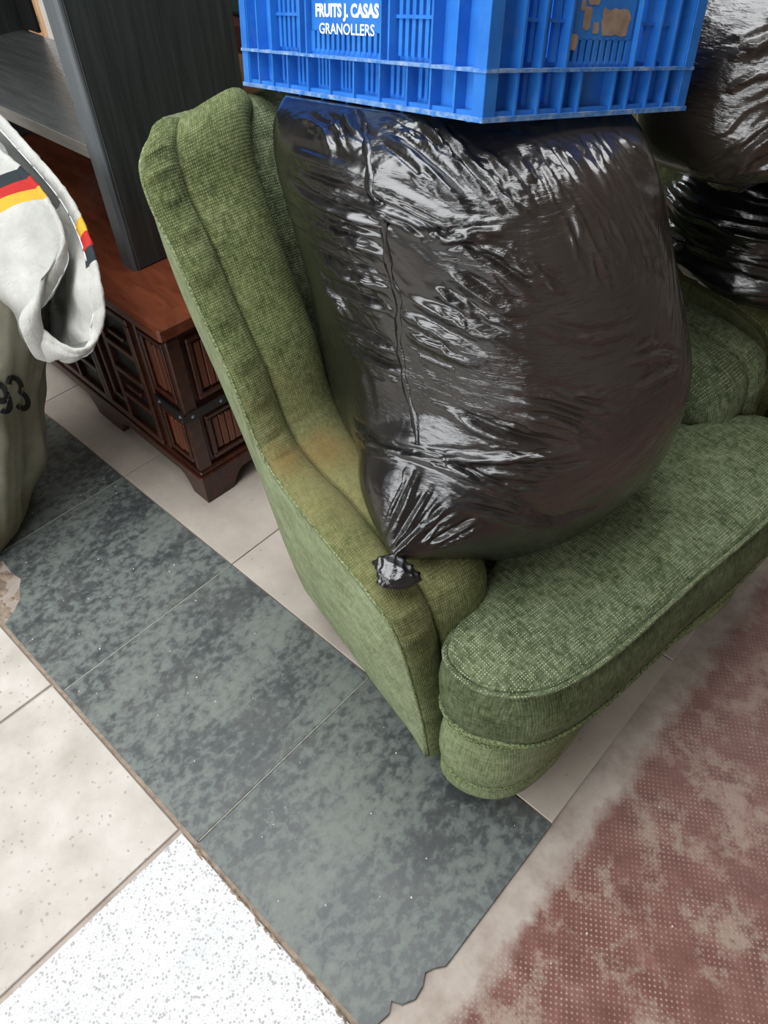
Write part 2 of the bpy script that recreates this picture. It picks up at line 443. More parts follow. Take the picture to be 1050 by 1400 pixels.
def m_crate_dusty():
    M = Mat('dusty_blue_plastic_edge', .7, .3)
    o = M.coord('Object'); n = M.noise(o, 55, 5, .7)
    M.color(M.ramp(n, [(.38, lin(48, 116, 198)), (.52, lin(104, 146, 196)), (.7, lin(166, 180, 202))])); M.bump(n, .002, .6); return M.m
MAT['crate_edge'] = m_crate_dusty()
MAT['print'] = m_simple('white_print', lin(232, 240, 246), .5, .03)
MAT['paper'] = m_simple('torn_brown_paper', lin(158, 136, 118), .9, .25, 50)

# ------------------------------------------------------------------ setting
T = 0.45          # tile module
FZ = -0.006       # screed level, tile faces lie at z = 0
def struct(o): o['kind'] = 'structure'; return o
floor = struct(MB().box(-3.4, 4.2, -3.4, 4.4, FZ - .12, FZ).build('floor', MAT['concrete']))
floor['label'] = 'tiled shop floor with a bare strip and worn red non-slip paint'
def tile(pts, mat, z1=0.0, cut=None, gap=.0014):
    """pts in tile units; shrunk for the joint; origin at the tile's centre"""
    P = np.array(pts, float) * T
    c = P.mean(0)
    n = len(P)
    mb = MB()
    A = [p for p in P]
    # inward shrink towards centre
    A = [c + (p - c) * (1 - gap / max(.1, np.linalg.norm(p - c)) * 1.35) for p in A]
    b = .0012
    B = [c + (p - c) * (1 - b / max(.1, np.linalg.norm(p - c)) * 1.35) for p in A]
    v = [(*p, FZ - .001) for p in A] + [(*p, z1 - b) for p in A] + [(*p, z1) for p in B]
    f = [(i, (i + 1) % n, n + (i + 1) % n, n + i) for i in range(n)] + [(n + i, n + (i + 1) % n, 2 * n + (i + 1) % n, 2 * n + i) for i in range(n)]
    f.append(tuple(range(2 * n, 3 * n)))
    mb.add(v, f)
    return mb.build('tile', mat, floor)
def sq(u0, u1, v0, v1): return [(u0, v0), (u1, v0), (u1, v1), (u0, v1)]
# dark green-grey strip
for i, u in enumerate(range(-4, 3)):
    if u == 2:      # front tile with its broken corner
        pts = [(2, 0), (2.9, 0), (2.935, .04), (2.945, .09), (2.925, .125), (2.96, .14), (2.985, .185), (2.978, .235), (2.958, .27), (2.972, .30), (3, .335), (3, 1), (2, 1)]
    elif u == 0:    # tile with a broken left edge
        pts = [(0, .12), (.05, .20), (.16, .19), (.24, .205), (.30, .16), (.36, .135), (.42, .06), (.45, 0), (1, 0), (1, 1), (0, 1)]
    elif u == -1:
        pts = [(-1, 0), (-.12, 0), (-.04, .07), (0, .12), (0, 1), (-1, 1)]
    else:
        pts = sq(u, u + 1, 0, 1)
    tile(pts, MAT['slate'][i % 4])
for u in range(-3, 3):
    MB().box(u * T - .0013, u * T + .0013, .004, T - .004, FZ, -.0004).build('joint_filling', MAT['grout'], floor)
# beige tiles right of it, under cabinet and chair
for v in range(1, 6):
    for u in range(-5, 3):
        tile(sq(u, u + 1, v, v + 1), MAT['beige'][(u + v) % 2])
# speckled tiles and the white terrazzo slab left of the strip
for r in range(0, 4):
    v1 = -.014 - r * .985; v0 = v1 - .97
    for k in range(-5, 2):
        u0 = -.04 + k * .977
        tile(sq(u0, u0 + .967, v0, v1), MAT['speckle'] if k < 2 else MAT['terrazzo'])
    u0 = 1.922
    tile(sq(u0, u0 + 1.06, v0, v1), MAT['terrazzo'])
# brown mortar lumps squeezed out along the white slab
rs = random.Random(3)
mb = MB()
for k in range(46):
    u = 1.95 + rs.random() * 1.0; w = .006 + rs.random() * .016
    x, y = u * T, (-.010 - rs.random() * .012) * T
    n = 7; ring = [(x + math.cos(a * 2 * math.pi / n) * w * (.6 + rs.random() * .5), y - abs(math.sin(a * 2 * math.pi / n)) * w * .35 * (.5 + rs.random()) + (.004 if math.sin(a * 2 * math.pi / n) > 0 else 0)) for a in range(n)]
    b = len(mb.v)
    mb.add([(px_, py_, -.002) for px_, py_ in ring] + [(x, y - .001, .0022)], [(i, (i + 1) % n, n) for i in range(n)])
struct(mb.build('trim_1', MAT['mortar'], floor))
# tan mortar line along both joints of the strip
MB().box(-2, 1.32, -.0055, .0025, FZ, -.0012).build('joint_filling', MAT['mortar'], floor)
mb = MB()
for k in range(30):
    x, y = .02 + rs.random() * .17, .005 + rs.random() * .075; r = .006 + rs.random() * .016
    n = 6; ring = [(x + math.cos(a) * r * (.6 + .6 * rs.random()), y + math.sin(a) * r * (.6 + .6 * rs.random()), FZ) for a in [i * 2 * math.pi / n for i in range(n)]]
    mb.add(ring + [(x, y, FZ + .002 + rs.random() * .003)], [(i, (i + 1) % n, n) for i in range(n)])
mb.build('broken_mortar', MAT['mortar'], floor)
# room shell
struct(MB().box(-3.4, 4.2, 4.3, 4.4, FZ, 3.2).build('wall_right', MAT['wall']))
struct(MB().box(4.1, 4.2, -3.4, 4.3, FZ, 3.2).build('wall_front', MAT['wall']))
mb = MB()       # left wall with the wide shop opening
mb.box(-3.4, -2.2, -3.4, -3.3, FZ, 3.2).box(3.4, 4.1, -3.4, -3.3, FZ, 3.2).box(-2.2, 3.4, -3.4, -3.3, 2.75, 3.2).box(-2.2, 3.4, -3.4, -3.3, FZ, .8)
struct(mb.build('wall_left', MAT['wall']))
mb = MB()       # back wall with a window hole
mb.box(-3.4, -3.3, -3.3, 1.75, FZ, 3.2).box(-3.4, -3.3, 2.95, 4.3, FZ, 3.2).box(-3.4, -3.3, 1.75, 2.95, FZ, 1.4).box(-3.4, -3.3, 1.75, 2.95, 2.5, 3.2)
struct(mb.build('wall_back', MAT['wall']))
mb = MB()       # ceiling with the roof light
mb.box(-3.4, -.85, -3.4, 4.4, 3.2, 3.3).box(1.15, 4.2, -3.4, 4.4, 3.2, 3.3).box(-.85, 1.15, 1.8, 4.4, 3.2, 3.3).box(-.85, 1.15, -3.4, -1.2, 3.2, 3.3)
struct(mb.build('ceiling', MAT['wall']))
mb = MB()
mb.box(-3.36, -3.30, 1.75, 1.80, 1.4, 2.5).box(-3.36, -3.30, 2.90, 2.95, 1.4, 2.5).box(-3.36, -3.30, 1.80, 2.90, 1.4, 1.45).box(-3.36, -3.30, 1.80, 2.90, 2.45, 2.5)
struct(mb.build('window_1', MAT['shelf_edge']))

# ------------------------------------------------------------------ armchair
CO = (1.25958756, 0.35748326, 0.0)
CA = math.radians(-8)
WID = 0.81        # seat-level width
MIDY = WID / 2
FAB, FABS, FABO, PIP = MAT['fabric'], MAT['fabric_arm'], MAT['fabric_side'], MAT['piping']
def outline(half, n=180):
    """half outline listed from front centre to back centre, mirrored about the chair's middle"""
    full = [(x, y) for x, y in half] + [(x, WID - y) for x, y in reversed(half[1:-1])]
    return spline([(x, y, 0) for x, y in full], n, closed=True)[:, :2]
def ring_body(rings):
    """rings: list of (n,3) arrays; closed tube of rings with end caps collapsing"""
    P = np.array(rings); R, C = P.shape[:2]
    faces = [(i * C + j, i * C + (j + 1) % C, (i + 1) * C + (j + 1) % C, (i + 1) * C + j) for i in range(R - 1) for j in range(C)]
    return P.reshape(-1, 3), faces
def scaled(out, t, z, c):
    c = np.array(c); p = c + (out - c) * t
    return np.c_[p, np.full(len(p), z) if np.isscalar(z) else z]
def inset(out, d):
    n = len(out); t = np.roll(out, -1, 0) - np.roll(out, 1, 0); t /= np.linalg.norm(t, axis=1)[:, None]
    nrm = np.stack([-t[:, 1], t[:, 0]], 1)
    c = out.mean(0)
    area = .5 * np.sum(out[:, 0] * np.roll(out[:, 1], -1) - np.roll(out[:, 0], -1) * out[:, 1])
    if area < 0: nrm = -nrm
    return out + nrm * d
HALF = [(.032, MIDY), (.034, .30), (.034, .20), (.028, .12), (.012, .06), (-.018, .018), (-.055, -.006), (-.093, -.010), (-.122, .002), (-.138, .035), (-.148, .075), (-.165, .105), (-.20, .122), (-.30, .128), (-.45, .132), (-.58, .14), (-.615, .18), (-.625, .30), (-.625, MIDY)]
def wavez(p, z):
    return z + .004 * np.sin(p[:, 1] * 9 + 1.2) + .003 * np.cos(p[:, 1] * 17)
def make_chair():
    root = empty('armchair', CO, CA)
    out = outline(HALF)
    cen = (-.27, MIDY)
    # seat cushion: T shape with crowned top; boxing sewn between two welts
    fwd = lambda p: np.clip((p[:, 0] + .02) / .03, 0, 1)[:, None] * np.array((1.0, 0.0))       # front face only
    rings = []
    for d, z, ov in ((.010, .284, .008), (.001, .288, .012), (-.003, .31, .013), (-.006, .335, .012), (-.007, .36, .010), (-.005, .39, .006), (-.002, .41, .002), (.002, .4235, .0)):
        p = inset(out, d); p = p + fwd(p) * ov; rings.append(np.c_[p, wavez(p, z)])
    v, f = ring_body(rings)
    bot_ring = rings[0]
    cu_rings = [np.c_[np.full(len(out), cen[0]), np.full(len(out), cen[1]), np.full(len(out), .284)], scaled(bot_ring[:, :2], .6, .284, cen), bot_ring]
    top_rings = [rings[-1]]
    for t, z in ((.985, .432), (.96, .438), (.9, .444), (.8, .449), (.65, .453), (.5, .455), (.35, .456), (.2, .456), (.0, .456)):
        p = scaled(inset(out, .002), t, z, cen)
        p[:, 2] = wavez(p, z) - .006 * np.exp(-((p[:, 0] + .3) ** 2 + (p[:, 1] - .36) ** 2) / .03)
        top_rings.append(p)
    tv, tf = ring_body(top_rings)
    cu = mesh_obj('seat_cushion', tv, tf, FAB, root, True); boxuv(cu.data)
    bx_ = mesh_obj('cushion_boxing', v, f, MAT['fabric_boxing'], cu, True); boxuv(bx_.data)
    uv_, uf_ = ring_body(cu_rings)
    un = mesh_obj('cushion_underside', uv_, uf_, FAB, cu, True); boxuv(un.data)
    top = inset(out, -.001); tube('piping', np.c_[top, wavez(top, .4265)], .0045, FAB, cu, 6, True)
    bot = inset(out, -.001); bot = bot + fwd(bot) * .013; tube('piping', np.c_[bot, wavez(bot, .288)], .0042, PIP, cu, 6, True)
    # seat base below it, its front hollowed in plan: padded lip, panel, lower band
    HB = [(-.008, MIDY), (-.003, .32), (.009, .23), (.019, .15), (.015, .08), (-.008, .032), (-.045, .004), (-.085, -.006), (-.118, .004), (-.134, .035)]
    bo = inset(outline(HB + [(x, max(y, .05)) for x, y in HALF[10:]]), .002)
    rings = [scaled(bo, .0, .046, cen), scaled(inset(bo, .012), 1, .046, cen)]
    for d, z in ((.004, .050), (.000, .060), (.000, .078), (.004, .092), (.009, .097), (.003, .103), (-.003, .125), (-.006, .16), (-.004, .20), (.000, .235), (.006, .252), (.010, .256), (.003, .262), (-.001, .270), (.006, .280), (.02, .283)):
        p = inset(bo, d); rings.append(np.c_[p, np.full(len(p), z)])
    rings.append(scaled(bo, .0, .283, cen))
    v, f = ring_body(rings)
    ba = mesh_obj('seat_base', v, f, MAT['fabric_base'], root, True); boxuv(ba.data)
    p = inset(bo, .0035); tube('piping', np.c_[p, np.full(len(p), .0985)], .0042, PIP, ba, 6, True)
    p = inset(bo, .003); tube('piping', np.c_[p, np.full(len(p), .2585)], .0052, PIP, ba, 6, True)
    # side frames (arm and wing): stations along the front edge, from floor to wing top
    ST = [  # outer seam point, facing direction, band width, pad width, pad swell
        ((-.146, .004, .050), (1, 0, 0), .058, .07, .3),
        ((-.148, -.012, .20), (1, 0, 0), .058, .08, .4),
        ((-.151, -.036, .36), (1, 0, .02), .060, .10, .6),
        ((-.155, -.052, .46), (.95, 0, .25), .062, .115, .9),
        ((-.175, -.060, .514), (.62, 0, .78), .064, .125, 1.0),
        ((-.225, -.060, .538), (.25, 0, .97), .066, .125, .9),
        ((-.300, -.057, .550), (.10, 0, 1), .068, .115, .7),
        ((-.375, -.050, .553), (.12, 0, .99), .069, .105, .6),
        ((-.440, -.041, .548), (.25, 0, .96), .064, .102, .7),
        ((-.500, -.033, .556), (.55, 0, .83), .060, .105, .9),
        ((-.537, -.030, .592), (.80, 0, .60), .058, .108, 1.0),
        ((-.572, -.030, .675), (.90, 0, .40), .057, .112, 1.0),
        ((-.622, -.030, .755), (.88, 0, .45), .056, .116, 1.1),
        ((-.672, -.030, .840), (.90, 0, .42), .056, .120, 1.1),
        ((-.712, -.031, .895), (.90, -.08, .42), .056, .124, .9),
        ((-.735, -.025, .935), (.72, -.22, .66), .056, .126, .55),
        ((-.754, -.006, .953), (.40, -.30, .87), .055, .126, .25),
        ((-.790, .024, .953), (-.20, -.25, .95), .055, .12, .1),
        ((-.835, .052, .935), (-.65, -.15, .75), .055, .10, .1),
        ((-.868, .060, .90), (-.95, 0, .3), .05, .10, .1)]
    n_s = 150
    K = catmull([list(a) + list(b) + [w, pw, ps] for a, b, w, pw, ps in ST], np.linspace(0, len(ST) - 1 - 1e-6, n_s))
    band, pad, outer = [], [], []
    nb, npd = 12, 26
    for q, k in enumerate(K):
        Po = k[:3]; n = k[3:6] / np.linalg.norm(k[3:6]); w, pw, ps = k[6:9]
        ax = np.array([-.12 if Po[2] > .57 else .0, 1.0, -.10 if .45 < Po[2] < .57 else 0.0]); ax = ax - n * (ax @ n) * .7; ax /= np.linalg.norm(ax)
        pk = .0022 * math.sin(q * 2.3) + .0018 * math.sin(q * 5.1)      # gathered cloth
        b = [Po - n * .03 + ax * .006, Po - n * .004 - ax * .0015, Po + n * .004, Po + ax * w * .25 + n * (.011 + pk), Po + ax * w * .6 + n * (.012 + pk), Po + ax * w * .9 + n * .008, Po + ax * w * 1.0 + n * .003, Po + ax * (w + .002) - n * .010]
        band.append(spline(b, nb))
        Pi = Po + ax * w
        dp = .10 if Po[2] > .58 else .13
        g = [Pi - n * .012, Pi + ax * .0005 + n * .003, Pi + ax * .005 + n * .007, Pi + ax * .02 + n * (.004 + (.009 + pk * .5) * ps), Pi + ax * pw * .55 + n * (.003 + .015 * ps), Pi + ax * pw * .85 + n * .008 * ps, Pi + ax * pw * 1.0 - n * .016, Pi + ax * pw * 1.04 - n * .055, Pi + ax * (pw * 1.04) - n * dp, Pi + ax * (pw * 1.02) - n * (dp + .07)]
        pad.append(spline(g, npd))
        outer.append(Po)
    band = np.array(band); pad = np.array(pad); outer = np.array(outer)
    # outer side panel fans from the seam down to the bottom rail and back edge
    L = np.r_[0, np.cumsum(np.linalg.norm(np.diff(outer, axis=0), axis=1))]; L /= L[-1]
    Bp = spline([(-.146, .005, .048), (-.30, .018, .048), (-.45, .034, .048), (-.612, .050, .050)], 80)
    Bk = spline([(-.612, .050, .050), (-.655, .038, .30), (-.71, .020, .55), (-.79, .018, .76), (-.868, .062, .895)], 80)
    low = []
    for s in L:
        if s < .02: low.append(Bp[0])
        elif s < .60: low.append(Bp[int((s - .02) / .58 * 79)])
        else: low.append(Bk[int(min(1, (s - .60) / .40) * 79)])
    low = np.array(low)
    side = np.array([[o + (l - o) * t + np.array([0, -.010 * math.sin(math.pi * t), 0]) for t in np.linspace(0, 1, 14)] for o, l in zip(outer, low)])
    def mir(P): Q = P.copy(); Q[..., 1] = WID - Q[..., 1]; return Q
    for m in (False, True):
        tr = mir if m else (lambda P: P)
        fm = FAB if m else FABS
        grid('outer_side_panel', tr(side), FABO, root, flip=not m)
        bd = grid('arm_and_wing_band', tr(band), fm, root, flip=m)
        tube('piping', tr(outer + np.array([0, -.001, 0])), .0028, PIP, bd, 5)
        grid('arm_and_wing_pad', tr(pad), fm, root, flip=m)
    # back: inner cushion, rolled top, outer back
    prof = [(-.585, .40), (-.612, .47), (-.642, .56), (-.675, .68), (-.708, .79), (-.74, .88), (-.765, .935), (-.80, .962), (-.84, .958), (-.87, .925), (-.872, .88), (-.80, .76), (-.73, .56), (-.660, .31), (-.600, .06)]
    pr = spline([(x, 0, z) for x, z in prof], 64)
    ys = np.linspace(.062, WID - .062, 40)
    P = np.zeros((64, 40, 3))
    for j, y in enumerate(ys):
        e = (y - MIDY) / (MIDY - .045)
        for i in range(64):
            x, z = pr[i, 0], pr[i, 2]
            fr = max(0, math.sin(math.pi * min(1, i / 36)))
            P[i, j] = (x + .03 * fr * (1 - e * e) - .0, y, z + .008 * (1 - e ** 2) * math.sin(math.pi * i / 63))
    grid('backrest', P, FAB, root)
    # short wooden feet
    for (x, y, zb) in ((-.045, .115, 0), (-.022, WID - .105, FZ), (-.56, .12, 0), (-.56, WID - .12, 0)):
        mb = MB()
        a, b = .026, .021
        mb.add([(x - a, y - a, .05), (x + a, y - a, .05), (x + a, y + a, .05), (x - a, y + a, .05), (x - b, y - b, zb), (x + b, y - b, zb), (x + b, y + b, zb), (x - b, y + b, zb)],
               [(0, 1, 2, 3), (7, 6, 5, 4), (0, 4, 5, 1), (1, 5, 6, 2), (2, 6, 7, 3), (3, 7, 4, 0)])
        mb.build('foot', MAT['feet'], root)
    return root
chair = make_chair()
tag(chair, 'green chenille wing armchair carrying a big black bag and a blue crate', 'armchair', 'matching green armchairs')
def copy_tree(o, parent=None):
    c = o.copy(); COL.objects.link(c); c.parent = parent
    for ch in list(o.children): copy_tree(ch, c)
    return c
chair2 = copy_tree(chair)
def chair_to_world(x, y, z=0.0):
    return Vector((CO[0] + x * math.cos(CA) - y * math.sin(CA), CO[1] + x * math.sin(CA) + y * math.cos(CA), z))
chair2.location = chair_to_world(-.03, 1.00)
chair2['label'] = 'second green armchair at the right edge, mostly hidden under two stacked black bags'

# ------------------------------------------------------------------ garbage bags
CRATE_C = Vector((0.99227841, 0.57776505, 1.06311557))
E1 = Vector((-0.97180594, 0.17533949, -0.15763655)); E2 = Vector((0.20186622, 0.96419135, -0.17200311)); E3 = Vector((-0.12183286, 0.19897514, 0.97240200))
def to_local(v):      # world vector -> chair axes
    return np.array((v[0] * math.cos(CA) + v[1] * math.sin(CA), -v[0] * math.sin(CA) + v[1] * math.cos(CA), v[2]))
CR_N = to_local(E3); CR_P = to_local(CRATE_C - Vector(CO))
def ring_blob(keys, nt, nz, expo=2.5):
    k = catmull(keys, np.linspace(0, len(keys) - 1 - 1e-6, nz))
    th = np.linspace(0, 2 * np.pi, nt, endpoint=False)
    c, s = np.cos(th), np.sin(th)
    cc = np.sign(c) * np.abs(c) ** (2 / expo); ss = np.sign(s) * np.abs(s) ** (2 / expo)
    z = k[:, 0:1]; cx = (k[:, 1:2] + k[:, 2:3]) / 2; rx = (k[:, 1:2] - k[:, 2:3]) / 2; cy = (k[:, 3:4] + k[:, 4:5]) / 2; ry = (k[:, 4:5] - k[:, 3:4]) / 2
    return np.stack([cx + rx * cc, cy + ry * ss, z + 0 * cc], 2)
def normals(P):
    du = np.roll(P, -1, 1) - np.roll(P, 1, 1); dv = np.gradient(P, axis=0)
    n = np.cross(du, dv); n /= np.linalg.norm(n, axis=2, keepdims=True) + 1e-12
    return n
def fold(P, N, H, path, width, height):
    """adds a crease to H: sharp ridge along a polyline with a shallow valley on one flank"""
    path = np.array(path); V = P.reshape(-1, 3); Hf = H.reshape(-1); Nf = N.reshape(-1, 3)
    lo, hi = path.min(0) - width * 3, path.max(0) + width * 3
    idx = np.nonzero(((V > lo) & (V < hi)).all(1))[0]
    if len(idx) == 0: return
    V = V[idx]; Nn = Nf[idx]
    best = np.full(len(V), 1e9); tb = np.zeros(len(V)); sd = np.zeros(len(V)); seg = len(path) - 1
    for i in range(seg):
        a, b = path[i], path[i + 1]; ab = b - a; L2 = ab @ ab + 1e-12
        t = np.clip(((V - a) @ ab) / L2, 0, 1); q = V - (a + t[:, None] * ab); d = np.linalg.norm(q, axis=1)
        m = d < best; best[m] = d[m]; tb[m] = (i + t[m]) / seg
        sd[m] = np.sign((np.cross(ab, q[m]) * Nn[m]).sum(1))
    tp = np.clip(np.minimum(tb, 1 - tb) * 4 + .1, 0, 1)
    r = best / width
    Hf[idx] += height * tp * (np.clip(1 - r, 0, 1) ** 1.3 - .5 * np.exp(-((r - 1.2) / .5) ** 2) * (sd > 0))
def snap(P, path):
    V = P[::3, ::3].reshape(-1, 3)
    return [V[np.argmin(((V - np.array(p)) ** 2).sum(1))] for p in path]
def cap(P, mat, name, parent=None):
    nz, nt = P.shape[:2]
    faces = [(i * nt + j, i * nt + (j + 1) % nt, (i + 1) * nt + (j + 1) % nt, (i + 1) * nt + j) for i in range(nz - 1) for j in range(nt)]
    v = list(P.reshape(-1, 3)) + [P[0].mean(0), P[-1].mean(0)]
    b = nz * nt
    faces += [(b, (j + 1) % nt, j) for j in range(nt)] + [(b + 1, (nz - 1) * nt + j, (nz - 1) * nt + (j + 1) % nt) for j in range(nt)]
    return mesh_obj(name, v, faces, mat, parent, True)
BAG_KEYS = [(.448, -.20, -.52, .20, .41), (.456, -.150, -.57, .15, .48), (.49, -.115, -.60, .12, .525), (.56, -.085, -.63, .09, .545), (.64, -.07, -.655, .085, .553), (.72, -.07, -.685, .090, .556), (.80, -.095, -.705, .088, .548), (.89, -.14, -.725, .084, .535), (.96, -.18, -.735, .084, .525), (1.005, -.23, -.715, .105, .505), (1.035, -.33, -.64, .18, .45)]
FOLDS=[[(-0.530,0.089,0.959),(-0.445,0.085,0.967),(-0.357,0.097,0.970)],
[(-0.525,0.087,0.948),(-0.428,0.084,0.955),(-0.354,0.094,0.958)],
[(-0.523,0.087,0.936),(-0.420,0.083,0.943),(-0.346,0.093,0.940)],
[(-0.518,0.088,0.918),(-0.413,0.083,0.930),(-0.345,0.092,0.926)],
[(-0.505,0.089,0.888),(-0.417,0.084,0.895),(-0.344,0.091,0.899)],
[(-0.487,0.088,0.872),(-0.402,0.085,0.879),(-0.341,0.091,0.880)],
[(-0.477,0.090,0.833),(-0.398,0.086,0.845),(-0.337,0.091,0.853)],
[(-0.546,0.097,0.986),(-0.477,0.093,0.992),(-0.399,0.101,0.996)],
[(-0.569,0.136,1.015),(-0.489,0.116,1.012),(-0.453,0.101,1.001)],
[(-0.541,0.143,1.020),(-0.472,0.122,1.014),(-0.424,0.116,1.010)],
[(-0.513,0.161,1.028),(-0.462,0.134,1.019),(-0.424,0.123,1.013)],
[(-0.470,0.094,0.777),(-0.387,0.088,0.793),(-0.323,0.093,0.798)],
[(-0.454,0.094,0.743),(-0.377,0.086,0.759),(-0.311,0.089,0.773)],
[(-0.574,0.098,0.952),(-0.357,0.097,0.970),(-0.306,0.109,0.953)],
[(-0.562,0.095,0.940),(-0.428,0.084,0.958),(-0.347,0.095,0.953)],
[(-0.580,0.107,0.891),(-0.414,0.083,0.919),(-0.345,0.092,0.926)],
[(-0.501,0.090,0.866),(-0.402,0.085,0.885),(-0.338,0.092,0.887)],
[(-0.497,0.092,0.843),(-0.430,0.088,0.811)],
[(-0.376,0.101,0.989),(-0.316,0.117,0.983),(-0.278,0.133,0.973),(-0.234,0.172,0.973)],
[(-0.370,0.096,0.976),(-0.320,0.109,0.970),(-0.290,0.120,0.963)],
[(-0.440,0.161,1.028),(-0.352,0.161,1.019),(-0.275,0.166,1.000),(-0.235,0.173,0.975)],
[(-0.406,0.190,1.034),(-0.309,0.166,1.012),(-0.269,0.166,0.998)],
[(-0.407,0.147,1.021),(-0.315,0.141,1.004),(-0.267,0.147,0.981)],
[(-0.320,0.182,1.018),(-0.260,0.176,0.998),(-0.223,0.193,0.978)],
[(-0.312,0.200,1.020),(-0.265,0.199,1.008),(-0.227,0.196,0.984)],
[(-0.301,0.111,0.952),(-0.259,0.140,0.963),(-0.234,0.167,0.968)],
[(-0.250,0.145,0.960),(-0.211,0.173,0.941),(-0.173,0.206,0.909)],
[(-0.274,0.125,0.953),(-0.227,0.151,0.932),(-0.191,0.177,0.907)],
[(-0.319,0.096,0.882),(-0.249,0.120,0.871),(-0.184,0.159,0.852)],
[(-0.324,0.094,0.858),(-0.265,0.109,0.845),(-0.209,0.133,0.827)],
[(-0.317,0.094,0.832),(-0.257,0.110,0.825),(-0.217,0.127,0.820)],
[(-0.283,0.110,0.903),(-0.228,0.132,0.876)],
[(-0.272,0.118,0.926),(-0.217,0.146,0.897),(-0.188,0.171,0.889)],
[(-0.283,0.249,1.020),(-0.241,0.234,1.005),(-0.214,0.231,0.987)],
[(-0.275,0.262,1.019),(-0.221,0.253,0.997)],
[(-0.291,0.225,1.020),(-0.244,0.211,1.002)],
[(-0.273,0.315,1.020),(-0.224,0.298,1.002),(-0.193,0.298,0.976)],
[(-0.278,0.344,1.021),(-0.231,0.328,1.005),(-0.197,0.331,0.979),(-0.177,0.337,0.953)],
[(-0.267,0.386,1.014),(-0.233,0.387,0.998),(-0.219,0.409,0.978)],
[(-0.235,0.235,1.002),(-0.191,0.241,0.964),(-0.163,0.248,0.923)],
[(-0.206,0.234,0.980),(-0.167,0.250,0.931),(-0.151,0.261,0.903)],
[(-0.220,0.266,0.998),(-0.171,0.287,0.947),(-0.148,0.302,0.904)],
[(-0.199,0.310,0.983),(-0.159,0.333,0.925),(-0.145,0.341,0.896)],
[(-0.180,0.332,0.958),(-0.154,0.356,0.909),(-0.139,0.366,0.878)],
[(-0.188,0.138,0.787),(-0.136,0.179,0.778),(-0.090,0.236,0.742)],
[(-0.171,0.145,0.768),(-0.124,0.186,0.756),(-0.094,0.221,0.728)],
[(-0.156,0.167,0.804),(-0.119,0.204,0.782),(-0.091,0.247,0.762)],
[(-0.250,0.100,0.750),(-0.178,0.128,0.732),(-0.103,0.202,0.718)],
[(-0.225,0.107,0.741),(-0.161,0.140,0.730),(-0.121,0.176,0.715)],
[(-0.250,0.059,0.695),(-0.171,0.116,0.709),(-0.103,0.202,0.718)],
[(-0.464,0.104,0.556),(-0.300,0.042,0.678),(-0.233,0.072,0.703)],
[(-0.417,0.073,0.638),(-0.331,0.045,0.671),(-0.256,0.056,0.693)],
[(-0.409,0.072,0.594),(-0.256,0.056,0.693),(-0.178,0.088,0.684),(-0.124,0.131,0.643)],
[(-0.230,0.062,0.692),(-0.152,0.108,0.675),(-0.104,0.176,0.594)],
[(-0.196,0.062,0.673),(-0.129,0.121,0.638),(-0.100,0.204,0.568)],
[(-0.183,0.092,0.693),(-0.144,0.129,0.690),(-0.114,0.168,0.681)],
[(-0.190,0.050,0.654),(-0.140,0.101,0.635),(-0.102,0.183,0.591),(-0.081,0.275,0.586)],
[(-0.165,0.118,0.705),(-0.114,0.174,0.692),(-0.088,0.224,0.694)],
[(-0.241,-0.016,0.584),(-0.234,0.016,0.642),(-0.241,0.051,0.684)],
[(-0.180,0.021,0.592),(-0.151,0.082,0.632)],
[(-0.227,-0.021,0.574),(-0.213,0.013,0.629),(-0.213,0.048,0.669)],
[(-0.216,-0.023,0.576),(-0.196,0.019,0.622),(-0.182,0.057,0.655)],
[(-0.185,0.170,0.881),(-0.145,0.214,0.859),(-0.119,0.293,0.849)],
[(-0.106,0.272,0.818),(-0.098,0.331,0.806),(-0.093,0.369,0.785)],
[(-0.091,0.280,0.784),(-0.088,0.327,0.782),(-0.089,0.373,0.772)]]
SEAM=[(-0.459,0.151,1.025),(-0.403,0.115,1.008),(-0.374,0.098,0.984),(-0.357,0.097,0.970),(-0.347,0.093,0.941),(-0.341,0.092,0.907),(-0.328,0.093,0.874),(-0.329,0.092,0.844),(-0.327,0.092,0.809),(-0.315,0.089,0.772),(-0.300,0.083,0.743),(-0.263,0.066,0.705)]

